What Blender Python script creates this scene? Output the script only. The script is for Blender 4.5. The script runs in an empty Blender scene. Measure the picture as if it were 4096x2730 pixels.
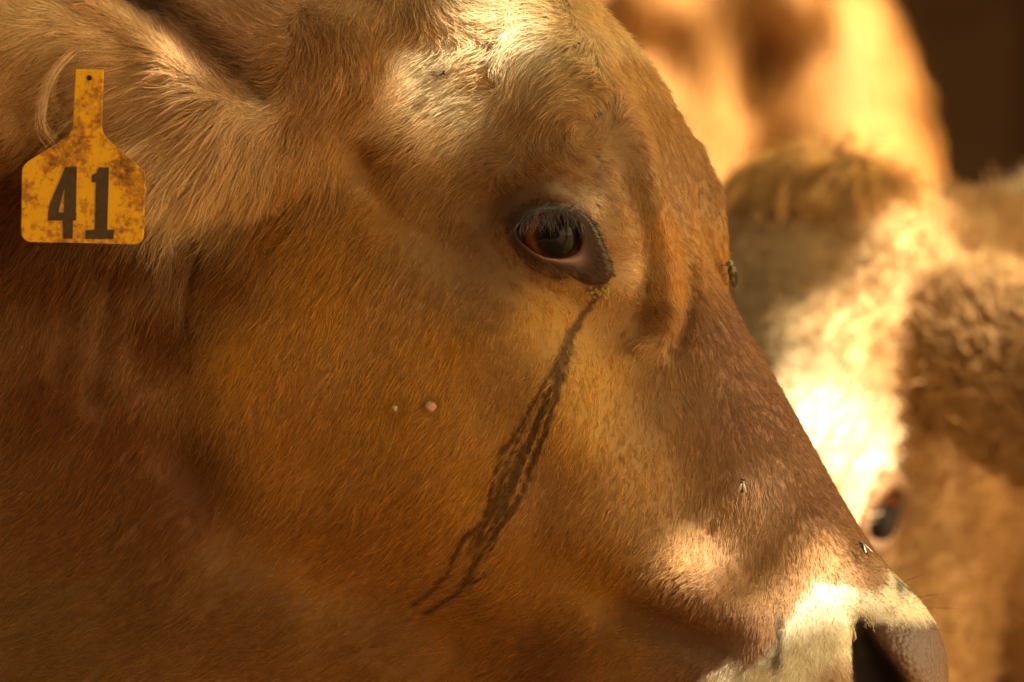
import bpy, math, random
import numpy as np
from mathutils import Vector, Matrix
from mathutils.bvhtree import BVHTree
rng = np.random.default_rng(7)
random.seed(7)
sc = bpy.context.scene
col = sc.collection
FASTHAIR = False

# ------------------------------------------------------------------ camera, sky, sun, exposure
K = 0.149                      # metres per authoring unit (u right, v down, w away from the camera)
CAM_H = 1.0                    # height of the lens above the ground
def W3(u, v, w):               # authoring unit -> metres
    return np.stack([(np.asarray(u) - 2.048) * K, np.asarray(w) * K + 0 * np.asarray(u),
                     CAM_H + (1.365 - np.asarray(v)) * K], -1)
def WP(u, v, w):
    p = W3(float(u), float(v), float(w)); return Vector((p[0], p[1], p[2]))
cam_d = bpy.data.cameras.new('camera'); cam = bpy.data.objects.new('camera', cam_d); col.objects.link(cam)
CAM_D = 4.0
FOCUS_Y = -0.085
cam.location = (0, FOCUS_Y - CAM_D, CAM_H); cam.rotation_euler = (math.radians(90), 0, 0)
cam_d.sensor_width = 36; cam_d.lens = 36 * CAM_D / (4.096 * K)
cam_d.clip_start = 0.1; cam_d.clip_end = 500
cam_d.dof.use_dof = True; cam_d.dof.focus_distance = CAM_D + 0.01; cam_d.dof.aperture_fstop = 6.0
sc.camera = cam

SUN_EL, SUN_AZ = 52.0, 118.0    # azimuth clockwise from +Y (away from the camera); 90 = from the right
el, az = math.radians(SUN_EL), math.radians(SUN_AZ)
TO_SUN = Vector((math.cos(el) * math.sin(az), math.cos(el) * math.cos(az), math.sin(el)))
world = bpy.data.worlds.new('World'); sc.world = world; world.use_nodes = True
wn = world.node_tree.nodes; wl = world.node_tree.links
bg = wn['Background']
sky = wn.new('ShaderNodeTexSky'); sky.sky_type = 'NISHITA'; sky.sun_disc = False
sky.sun_elevation = el; sky.sun_rotation = az; sky.dust_density = 3.0; sky.ozone_density = 0.6
hsv = wn.new('ShaderNodeHueSaturation'); hsv.inputs['Saturation'].default_value = 0.45
tint = wn.new('ShaderNodeMix'); tint.data_type = 'RGBA'; tint.blend_type = 'MULTIPLY'
tint.inputs[0].default_value = 1.0; tint.inputs[7].default_value = (1.0, 0.77, 0.38, 1)
wl.new(sky.outputs[0], hsv.inputs['Color']); wl.new(hsv.outputs[0], tint.inputs[6]); wl.new(tint.outputs[2], bg.inputs[0])
bg.inputs[1].default_value = 0.15
sun_d = bpy.data.lights.new('sun', 'SUN'); sun_d.energy = 4.4; sun_d.angle = math.radians(0.53); sun_d.color = (1.0, 0.85, 0.58)
sun = bpy.data.objects.new('sun', sun_d); col.objects.link(sun)
sun.rotation_euler = TO_SUN.to_track_quat('Z', 'Y').to_euler(); sun.location = (3, -3, 8)
vs = sc.view_settings
vs.view_transform = 'Standard'; vs.look = 'None'; vs.gamma = 1.0; vs.use_curve_mapping = False
vs.exposure = 2.5
sc.render.engine = 'CYCLES'
sc.cycles.use_adaptive_sampling = True; sc.cycles.adaptive_threshold = 0.02
sc.cycles.max_bounces = 7; sc.cycles.diffuse_bounces = 4; sc.cycles.glossy_bounces = 4
sc.cycles.transmission_bounces = 8; sc.cycles.transparent_max_bounces = 8
sc.cycles_curves.shape = 'RIBBONS'

# ------------------------------------------------------------------ small helpers
def tag(o, label=None, cat=None, group=None, kind=None):
    if label: o['label'] = label
    if cat: o['category'] = cat
    if group: o['group'] = group
    if kind: o['kind'] = kind
    return o
def link(o, parent=None):
    col.objects.link(o)
    if parent is not None: o.parent = parent
    return o
def empty(name, loc=(0, 0, 0)):
    o = bpy.data.objects.new(name, None); o.location = loc; o.empty_display_size = 0.1; col.objects.link(o); return o
def mesh_obj(name, verts, faces, mat=None, parent=None, smooth=True):
    me = bpy.data.meshes.new(name); me.from_pydata([tuple(v) for v in verts], [], [tuple(f) for f in faces]); me.update()
    if smooth: me.polygons.foreach_set('use_smooth', np.ones(len(me.polygons), bool))
    if mat: me.materials.append(mat)
    o = bpy.data.objects.new(name, me); link(o, parent); return o
def mat_new(name):
    m = bpy.data.materials.new(name); m.use_nodes = True
    return m, m.node_tree.nodes, m.node_tree.links, m.node_tree.nodes['Principled BSDF']
def mat_noise(name, c1, c2, scale=20, rough=0.7, bump=0.0, spec=0.3, detail=6):
    m, n, l, p = mat_new(name)
    tc = n.new('ShaderNodeTexCoord'); nz = n.new('ShaderNodeTexNoise'); nz.inputs['Scale'].default_value = scale
    nz.inputs['Detail'].default_value = detail
    cr = n.new('ShaderNodeValToRGB'); cr.color_ramp.elements[0].color = (*c1, 1); cr.color_ramp.elements[1].color = (*c2, 1)
    cr.color_ramp.elements[0].position = 0.3; cr.color_ramp.elements[1].position = 0.7
    l.new(tc.outputs['Object'], nz.inputs['Vector']); l.new(nz.outputs[0], cr.inputs[0]); l.new(cr.outputs[0], p.inputs['Base Color'])
    p.inputs['Roughness'].default_value = rough; p.inputs['Specular IOR Level'].default_value = spec
    if bump:
        b = n.new('ShaderNodeBump'); b.inputs['Strength'].default_value = bump; b.inputs['Distance'].default_value = 0.01
        l.new(nz.outputs[0], b.inputs['Height']); l.new(b.outputs[0], p.inputs['Normal'])
    return m

# ------------------------------------------------------------------ implicit surfaces
def smin(a, b, k):
    h = np.maximum(k - np.abs(a - b), 0) / k
    return np.minimum(a, b) - h * h * (k * 0.25)
def smax(a, b, k): return -smin(-a, -b, k)
def ell(x, y, z, c, r):
    x = (x - c[0]) / r[0]; y = (y - c[1]) / r[1]; z = (z - c[2]) / r[2]
    k0 = np.sqrt(x * x + y * y + z * z) + 1e-6
    k1 = np.sqrt((x / r[0]) ** 2 + (y / r[1]) ** 2 + (z / r[2]) ** 2) + 1e-6
    return k0 * (k0 - 1) / k1
def cone(x, y, z, a, b, ra, rb, sq=(1, 1, 1)):          # round cone between two points, optionally squashed
    ax, ay, az_ = a[0], a[1], a[2]
    bx, by, bz = b[0] - ax, b[1] - ay, b[2] - az_
    px, py, pz = x - ax, y - ay, z - az_
    t = np.clip((px * bx + py * by + pz * bz) / (bx * bx + by * by + bz * bz), 0, 1)
    dx, dy, dz = px - bx * t, py - by * t, pz - bz * t
    return (np.sqrt((dx / sq[0]) ** 2 + (dy / sq[1]) ** 2 + (dz / sq[2]) ** 2) - (ra + (rb - ra) * t)) * min(sq)
def cinterp(x, xs, ys):                                  # smooth monotone-ish table
    xs = np.asarray(xs, float); ys = np.asarray(ys, float)
    m = np.gradient(ys, xs)
    xc = np.clip(x, xs[0], xs[-1])
    i = np.clip(np.searchsorted(xs, xc) - 1, 0, len(xs) - 2)
    hh = xs[i + 1] - xs[i]; t = (xc - xs[i]) / hh
    t2 = t * t; t3 = t2 * t
    return ((2 * t3 - 3 * t2 + 1) * ys[i] + (t3 - 2 * t2 + t) * hh * m[i] + (-2 * t3 + 3 * t2) * ys[i + 1] + (t3 - t2) * hh * m[i + 1]).astype(np.float32)
def loft(s, h, l, S, T, B, Wd, n, s0, s1, kcap=0.2, taper=0.0):
    t1 = np.linspace(S[0], S[-1], 400)
    Tt = np.interp(s, t1, cinterp(t1, S, T)).astype(np.float32); Bt = np.interp(s, t1, cinterp(t1, S, B)).astype(np.float32)
    Wt = np.interp(s, t1, cinterp(t1, S, Wd)).astype(np.float32)
    c = (Tt + Bt) * 0.5; H = (Tt - Bt) * 0.5
    hn = (h - c) / H
    Wt = Wt * (1 - taper * np.clip(hn, -1, 1))
    q = (np.abs(l / Wt) ** n + np.abs(hn) ** n) ** (1.0 / n)
    d = (q - 1) * np.minimum(Wt, H) * 0.9
    return smax(d, np.maximum(s0 - s, s - s1), kcap)

def head_sdf(s, h, l):
    """bovine head in its own frame: s towards the muzzle, h towards the forehead, l sideways (mirrored); s = h = 0 at the eyes"""
    a = np.abs(l)
    S = [-1.5, -1.0, -0.5, 0.0, 0.5, 1.0, 1.5, 1.9, 2.3]
    d = loft(s, h, a, S, [0.36, 0.46, 0.46, 0.40, 0.36, 0.355, 0.345, 0.345, 0.30],
             [-0.5, -0.65, -0.75, -0.8, -0.75, -0.68, -0.6, -0.5, -0.42],
             [0.42, 0.54, 0.58, 0.55, 0.45, 0.38, 0.345, 0.36, 0.36], 2.6, -1.45, 2.3, 0.3, 0.10)
    j = loft(s, h, a, [-0.6, -0.35, 0.0, 0.35, 0.85, 1.3, 1.75, 2.1], [-0.3] * 8,
             [-0.95, -1.25, -1.66, -1.82, -1.74, -1.52, -1.22, -0.92], [0.42, 0.47, 0.53, 0.52, 0.44, 0.36, 0.32, 0.30], 2.3, -0.55, 2.05, 0.35)
    d = smin(d, j, 0.3)
    d = smin(d, ell(s, h, a, (0.12, -0.85, 0.34), (0.75, 0.62, 0.27)), 0.25)          # cheek muscle
    d = smin(d, ell(s, h, a, (0.03, 0.10, 0.47), (0.40, 0.34, 0.23)), 0.16)           # orbit
    d = smin(d, ell(s, h, a, (-.33, .33, .30), (.38, .16, .24)), 0.2)                    # frontal eminence between poll and orbit
    ridge = [(-.30, .25, .52), (-.08, .39, .48), (.10, .40, .44), (.28, .33, .41), (.52, .20, .37)]
    r = None
    for p, q in zip(ridge[:-1], ridge[1:]):
        c = cone(s, h, a, p, q, .08, .08); r = c if r is None else np.minimum(r, c)
    d = smin(d, r, 0.09)                                                                # brow crest
    d = smin(d, cone(s, h, a, (.30, -.32, .50), (1.05, -.36, .36), .08, .05), 0.30)     # facial crest
    d = smin(d, cone(s, h, a, (1.12, -.50, .34), (1.72, -.24, .37), .09, .11), 0.20)    # lip fold
    d = smin(d, ell(s, h, a, (2.20, -.14, 0), (.42, .52, .50)), 0.24)                    # muzzle
    d = smin(d, ell(s, h, a, (2.10, -.70, 0), (.36, .28, .37)), 0.15)                   # lower lip
    d = smax(d, -ell(s, h, a, (-.62, -.12, .86), (.33, .30, .24)), 0.25)                # temple hollow
    d = d + 0.035 * np.exp(-((s - .75) / .35) ** 2 - ((h + .05) / .22) ** 2)            # hollow in front of the eye
    return d

def frame(pitch_dir, roll, yaw):
    fu, fv = pitch_dir; n = math.hypot(fu, fv); fu /= n; fv /= n
    f = np.array([fu, 0, fv]); d = np.array([fv, 0, -fu]); l = np.array([0, -1.0, 0])       # axes (u, w, v)
    r = math.radians(roll); d, l = math.cos(r) * d + math.sin(r) * l, math.cos(r) * l - math.sin(r) * d
    y = math.radians(yaw); f, l = math.cos(y) * f + math.sin(y) * l, math.cos(y) * l - math.sin(y) * f
    return np.stack([f, d, l])                                                              # rows: s, h, l axes
class Pose:
    def __init__(self, org, R, scale=1.0): self.o = np.array(org, float); self.R = R; self.k = scale
    def local(self, u, w, v):
        x = (u - self.o[0]) / self.k; y = (w - self.o[1]) / self.k; z = (v - self.o[2]) / self.k; R = self.R
        return (R[0, 0] * x + R[0, 1] * y + R[0, 2] * z, R[1, 0] * x + R[1, 1] * y + R[1, 2] * z, R[2, 0] * x + R[2, 1] * y + R[2, 2] * z)
    def world(self, s, h, l):
        p = np.stack([s, h, l], -1) @ self.R * self.k + self.o
        return p[..., 0], p[..., 1], p[..., 2]

def axis(segs):
    """grid coordinates from [(start, end, step), ...]"""
    out = []
    for a, b, st in segs: out.append(np.arange(a, b - st * 0.5, st))
    out.append(np.array([segs[-1][1]])); return np.concatenate(out).astype(np.float32)
def surface_nets(F, xs, ys, zs):
    nx, ny, nz = F.shape
    ins = F < 0
    c = np.zeros((nx - 1, ny - 1, nz - 1), np.int8)
    for i in (0, 1):
        for j in (0, 1):
            for k in (0, 1): c += ins[i:nx - 1 + i, j:ny - 1 + j, k:nz - 1 + k]
    I, J, Kk = np.nonzero((c > 0) & (c < 8)); n = len(I)
    vid = np.full(c.shape, -1, np.int32); vid[I, J, Kk] = np.arange(n)
    corners = [(i, j, k) for i in (0, 1) for j in (0, 1) for k in (0, 1)]
    val = {q: F[I + q[0], J + q[1], Kk + q[2]] for q in corners}
    acc = np.zeros((n, 3)); cnt = np.zeros(n)
    for p in corners:
        for ax in range(3):
            if p[ax]: continue
            q = list(p); q[ax] = 1; q = tuple(q)
            a, b = val[p], val[q]; m = (a < 0) != (b < 0)
            t = np.where(m, a / np.where(m, a - b, 1), 0)
            pt = np.tile(np.array(p, float), (n, 1)); pt[:, ax] += t
            acc[m] += pt[m]; cnt[m] += 1
    f = acc / cnt[:, None]
    X = xs[I] + f[:, 0] * (xs[I + 1] - xs[I]); Y = ys[J] + f[:, 1] * (ys[J + 1] - ys[J]); Z = zs[Kk] + f[:, 2] * (zs[Kk + 1] - zs[Kk])
    quads = []
    for ax in range(3):
        sl0 = [slice(None)] * 3; sl1 = [slice(None)] * 3; sl0[ax] = slice(0, -1); sl1[ax] = slice(1, None)
        a, b = ins[tuple(sl0)], ins[tuple(sl1)]
        e = np.argwhere(a != b)
        o1, o2 = [(1, 2), (2, 0), (0, 1)][ax]
        ok = (e[:, o1] > 0) & (e[:, o2] > 0) & (e[:, o1] < c.shape[o1]) & (e[:, o2] < c.shape[o2]); e = e[ok]
        def cell(d1, d2):
            q = e.copy(); q[:, o1] -= d1; q[:, o2] -= d2; return vid[q[:, 0], q[:, 1], q[:, 2]]
        Q = np.stack([cell(1, 1), cell(0, 1), cell(0, 0), cell(1, 0)], 1)
        flip = ~a[e[:, 0], e[:, 1], e[:, 2]]
        Q[flip] = Q[flip][:, ::-1]
        quads.append(Q)
    return np.stack([X, Y, Z], 1), np.concatenate(quads)
def relax(V, Q, it=2, lam=0.5):
    e = np.concatenate([Q[:, [0, 1]], Q[:, [1, 2]], Q[:, [2, 3]], Q[:, [3, 0]]]); a = np.concatenate([e[:, 0], e[:, 1]]); b = np.concatenate([e[:, 1], e[:, 0]])
    n = len(V); deg = np.bincount(a, minlength=n)[:, None]
    for _ in range(it):
        s = np.stack([np.bincount(a, V[b, k], n) for k in range(3)], 1); V = V * (1 - lam) + lam * s / deg
    return V
def sdf_mesh(name, fn, us, ws, vs_, smooth=2):
    """polygonise fn(u, w, v) and return a mesh in metres"""
    U, Wg, V = us[:, None, None], ws[None, :, None], vs_[None, None, :]
    F = np.empty((len(us), len(ws), len(vs_)), np.float32)
    st = 24
    for i in range(0, len(us), st):
        u = np.broadcast_to(U[i:i + st], (len(us[i:i + st]), len(ws), len(vs_)))
        w = np.broadcast_to(Wg, u.shape); v = np.broadcast_to(V, u.shape)
        F[i:i + st] = fn(u, w, v)
    P, Q = surface_nets(F, us, ws, vs_)
    P = relax(P, Q, smooth)
    Q = Q[:, ::-1] if True else Q
    me = bpy.data.meshes.new(name)
    co = W3(P[:, 0], P[:, 2], P[:, 1])
    me.vertices.add(len(P)); me.vertices.foreach_set('co', co.astype(np.float32).ravel())
    me.loops.add(len(Q) * 4); me.loops.foreach_set('vertex_index', Q.ravel().astype(np.int32))
    me.polygons.add(len(Q)); me.polygons.foreach_set('loop_start', np.arange(0, len(Q) * 4, 4, dtype=np.int32))
    me.update(calc_edges=True); me.validate()
    me.polygons.foreach_set('use_smooth', np.ones(len(me.polygons), bool))
    return me

# ------------------------------------------------------------------ the near cow: skull, neck, ear, trunk as one skin
MP = Pose((2.330, 0.0, 0.876), frame((0.53, 0.848), 13, 9))
EYE_UV = (2.205, 0.945); EYE_R = 0.140
EAR_A = np.array([1.14, -0.52, 0.55]); EAR_B = np.array([-0.38, -0.95, 0.16])          # (u, w, v) root and tip
def ear_frame(a, b, up=(0, 0, -1), turn=0.0):
    x = b - a; L = np.linalg.norm(x); x = x / L
    z = np.array(up, float); z -= x * z.dot(x); z /= np.linalg.norm(z)
    y = np.cross(z, x)
    t = math.radians(turn); y, z = math.cos(t) * y + math.sin(t) * z, math.cos(t) * z - math.sin(t) * y
    return np.stack([x, y, z]), L
def ear_sdf(u, w, v, a, b, turn, sign=1, width=0.38, thick=0.17):
    """leaf-shaped scoop; local y points to the back of the ear, z to its upper rim"""
    R, L = ear_frame(a, b, turn=turn)
    x, y, z = u - a[0], w - a[1], v - a[2]
    X = R[0, 0] * x + R[0, 1] * y + R[0, 2] * z; Y = (R[1, 0] * x + R[1, 1] * y + R[1, 2] * z) * sign; Z = R[2, 0] * x + R[2, 1] * y + R[2, 2] * z
    t = np.clip(X / L, 0, 1)
    Wd = width * (0.55 + 1.35 * t - 1.9 * t * t + 0.02) + 0.02
    body = ell(X, Y, Z, (L * .5, 0, 0), (L * .56, thick, width))
    hollow = ell(X, Y, Z, (L * .62, -thick * 1.25, -0.10), (L * .40, thick * 1.1, width * .62))
    return smax(body, -hollow, 0.10)
RELIEF = [  # polyline over the side of the head, width, depth (positive = furrow, negative = swelling)
 ([(2.45,.22),(2.56,.40),(2.63,.56),(2.69,.75),(2.735,.95),(2.76,1.12),(2.75,1.28),(2.70,1.42)], .032, .022), ([(2.40,.50),(2.50,.68),(2.57,.9),(2.60,1.12),(2.57,1.28)], .03, .016),
 ([(2.36,.26),(2.48,.42),(2.56,.57),(2.62,.76),(2.665,.96),(2.69,1.13),(2.68,1.26),(2.64,1.35),(2.57,1.38)], .032, -.021), ([(2.10,.805),(2.24,.775),(2.36,.825)], .035, -.022), ([(2.03,.63),(2.18,.60),(2.34,.67),(2.44,.82)], .018, .012), ([(2.36,.56),(2.49,.72),(2.57,.95),(2.58,1.15)], .022, .013),
 ([(2.22,.70),(2.36,.76),(2.42,.88)], .014, .010),
 ([(1.97,.97),(2.03,1.07),(2.15,1.14),(2.30,1.205)], .020, .016), ([(1.95,1.05),(2.02,1.14),(2.14,1.20)], .020, .010),
 ([(1.95,.86),(2.0,.80),(2.08,.775)], .060, .040),
 ([(.80,.92),(.74,1.15),(.69,1.45),(.70,1.85)], .15, .050), ([(.72,1.9),(.95,2.22),(1.5,2.44),(2.05,2.66)], .20, .060), ([(.80,.95),(.76,1.15),(.74,1.3)], .03, .02),
 ([(1.42,.60),(1.55,.85),(1.80,1.02)], .14, .055), ([(2.50,2.46),(2.86,2.56)], .10, .060), ([(2.75,1.9),(3.0,2.3)], .12, .020),
 ([(2.22,1.60),(2.35,1.85)], .17, -.045), ([(1.25,1.05),(1.15,1.35)], .30, -.05), ([(1.7,1.7),(1.75,1.9)], .3, -.03),
 ([(.28,-.08),(.58,.14),(.72,.29),(.92,.45)], .05, -.055), ([(.46,-.10),(.68,.07),(.86,.24),(1.02,.36)], .075, .075), ([(.45,1.1),(.35,1.6)], .045, .018), ([(.28,1.05),(.22,1.5)], .04, .014), ([(.58,1.0),(.52,1.5)], .04, .014)]
def relief(u, v):
    r = np.zeros(u.shape)
    for line, wd, dp in RELIEF:
        d2 = np.full(u.shape, 9.0)
        for (a, b), (c, e) in zip(line[:-1], line[1:]):
            t = np.clip(((u - a) * (c - a) + (v - b) * (e - b)) / ((c - a) ** 2 + (e - b) ** 2), 0, 1)
            d2 = np.minimum(d2, (u - a - t * (c - a)) ** 2 + (v - b - t * (e - b)) ** 2)
        r += 1.3 * dp * np.exp(-d2 / (wd * wd))
    return r
def main_sdf0(u, w, v):
    s, h, l = MP.local(u, w, v)
    d = head_sdf(s, h, l)
    # neck, shoulders, trunk and legs
    nk = cone(u, w, v, (1.45, 0.05, 0.55), (0.2, 0.25, 1.35), 0.85, 1.25, (1, 0.36, 1))
    nk = smin(nk, cone(u, w, v, (0.2, 0.25, 1.35), (-3.2, 1.1, 1.5), 1.25, 2.2, (1, 0.40, 1)), 0.5)
    nk = smin(nk, cone(u, w, v, (1.3, 0.12, 2.2), (-2.6, 0.9, 3.6), 0.45, 0.6, (1, 0.5, 1)), 0.7)          # throat and dewlap
    nk = smin(nk, ell(u, w, v, (-7.2, 1.4, 1.9), (5.0, 1.9, 2.5)), 0.8)
    for lx, lw in ((-3.6, .45), (-3.6, 2.25), (-10.6, .4), (-10.6, 2.3)):
        nk = smin(nk, cone(u, w, v, (lx, lw, 3.2), (lx + .1, lw, 5.6), 0.85, 0.36), 0.5)
        nk = smin(nk, cone(u, w, v, (lx + .1, lw, 5.6), (lx - .05, lw, 7.6), 0.33, 0.27), 0.2)
        nk = smin(nk, cone(u, w, v, (lx - .05, lw, 7.6), (lx + .1, lw, 7.95), 0.26, 0.36), 0.1)
    nk = smin(nk, cone(u, w, v, (-11.9, 1.4, 0.2), (-12.4, 1.4, 4.4), 0.28, 0.14), 0.3)                     # tail
    d = smin(d, nk, 0.16)
    # near ear: fleshy root and scoop; far ear mirrored across the head
    d = smin(d, cone(u, w, v, (1.18, -0.30, 0.34), (0.72, -0.52, 0.10), 0.33, 0.22), 0.22)
    d = smin(d, ear_sdf(u, w, v, EAR_A, EAR_B, 0), 0.12)
    S_, H_, L_ = s, h, -l
    fu, fw, fv = MP.world(*MP.local(0, 0, 0))
    mu, mw, mv = [MP.o[k] + MP.k * (MP.R[0, k] * S_ + MP.R[1, k] * H_ + MP.R[2, k] * L_) for k in range(3)]
    d = smin(d, cone(mu, mw, mv, (1.18, -0.30, 0.34), (0.72, -0.52, 0.10), 0.33, 0.22), 0.22)
    d = smin(d, ear_sdf(mu, mw, mv, EAR_A, EAR_B, 0), 0.10)
    rel = relief(u[:, 0, :], v[:, 0, :])[:, None, :] if u.ndim == 3 else relief(u, v)
    d = d + rel * np.clip(l / .15, 0, 1)
    return d
def first_hit(fn, u, v, w0=-2.2, w1=1.5, n=1500):
    w = np.linspace(w0, w1, n); f = fn(np.full(n, u), w, np.full(n, v)); i = int(np.argmax(f < 0))
    return w[i - 1] + (w[i] - w[i - 1]) * f[i - 1] / (f[i - 1] - f[i])
def hits(fn, U, V, w0=-1.1, w1=.3, n=280):
    U, V = np.asarray(U, float), np.asarray(V, float); w = np.linspace(w0, w1, n)
    f = fn(np.repeat(U[:, None], n, 1), np.repeat(w[None], len(U), 0), np.repeat(V[:, None], n, 1)); i = np.maximum(1, np.argmax(f < 0, 1)); r = np.arange(len(U))
    a, b = f[r, i - 1], f[r, i]; return w[i - 1] + (w[i] - w[i - 1]) * a / (a - b)
EYE_W = first_hit(main_sdf0, *EYE_UV) + 0.075
def mirror_uwv(p):
    s, h, l = MP.local(np.array(p[0]), np.array(p[1]), np.array(p[2])); return np.array(MP.world(s, h, -l))
EYE_C = np.array([EYE_UV[0], EYE_W, EYE_UV[1]]); EYE_F = mirror_uwv(EYE_C)
NOS = [(3.436, 2.49, .026), (3.447, 2.575, .052), (3.487, 2.69, .085), (3.55, 2.80, .09)]
NOSW = [first_hit(main_sdf0, q[0], q[1]) for q in NOS]
def main_sdf(u, w, v):
    d = main_sdf0(u, w, v)
    for c in (EYE_C, EYE_F):
        d = smax(d, -(np.sqrt((u - c[0]) ** 2 + (w - c[1]) ** 2 + (v - c[2]) ** 2) - EYE_R * 1.04), 0.05)
    near = (u > 2.9) & (v > 1.6)
    if near.any():
        s, h, l = MP.local(u, w, v)
        for mir in (1, -1):
            L_ = l * mir
            mu, mw, mv = [MP.o[k] + (MP.R[0, k] * s + MP.R[1, k] * h + MP.R[2, k] * L_) for k in range(3)]
            n = None
            for i in range(3):
                a = (NOS[i][0], NOSW[i] + .05 * (i > 0), NOS[i][1]); b = (NOS[i + 1][0], NOSW[i + 1] + .05, NOS[i + 1][1])
                c = cone(mu, mw, mv, a, b, NOS[i][2], NOS[i + 1][2], (1, 2.4, 1)); n = c if n is None else np.minimum(n, c)
            d = smax(d, -n, 0.08)
    return d
FINE = 0.022
us = axis([(-13.2, -4.4, .22), (-4.4, -0.6, .10), (-0.6, 3.95, FINE)])
ws = axis([(-2.2, -1.3, .10), (-1.3, 0.5, FINE), (0.5, 1.5, .05), (1.5, 4.0, .12)])
vs2 = axis([(-1.5, -0.6, .06), (-0.6, 3.2, FINE), (3.2, 8.6, .11)])
import time; _t = time.time()
skin_me = sdf_mesh('skin', main_sdf, us, ws, vs2, 3)
print('main sdf', time.time() - _t, len(skin_me.vertices))

# ------------------------------------------------------------------ colour and lie of the coat, authored over the side of the head
def shep(qu, qv, tab, power=3.0, soft=0.03):
    tab = np.asarray(tab, float); out = np.zeros((len(qu), tab.shape[1] - 2)); wsum = np.zeros(len(qu))
    for r in tab:
        d2 = (qu - r[0]) ** 2 + (qv - r[1]) ** 2 + soft * soft
        w = d2 ** (-power / 2); out += w[:, None] * r[2:]; wsum += w
    return out / wsum[:, None]
def vnoise(u, v, f, seed):
    """smooth value noise in [-1, 1]"""
    u = u * f + 100; v = v * f + 100; iu = np.floor(u).astype(int); iv = np.floor(v).astype(int); a = u - iu; b = v - iv
    a = a * a * (3 - 2 * a); b = b * b * (3 - 2 * b)
    def hsh(i, j):
        x = np.sin(i * 127.1 + j * 311.7 + seed * 74.7) * 43758.5453; return x - np.floor(x)
    return 2 * ((hsh(iu, iv) * (1 - a) + hsh(iu + 1, iv) * a) * (1 - b) + (hsh(iu, iv + 1) * (1 - a) + hsh(iu + 1, iv + 1) * a) * b) - 1
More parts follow.
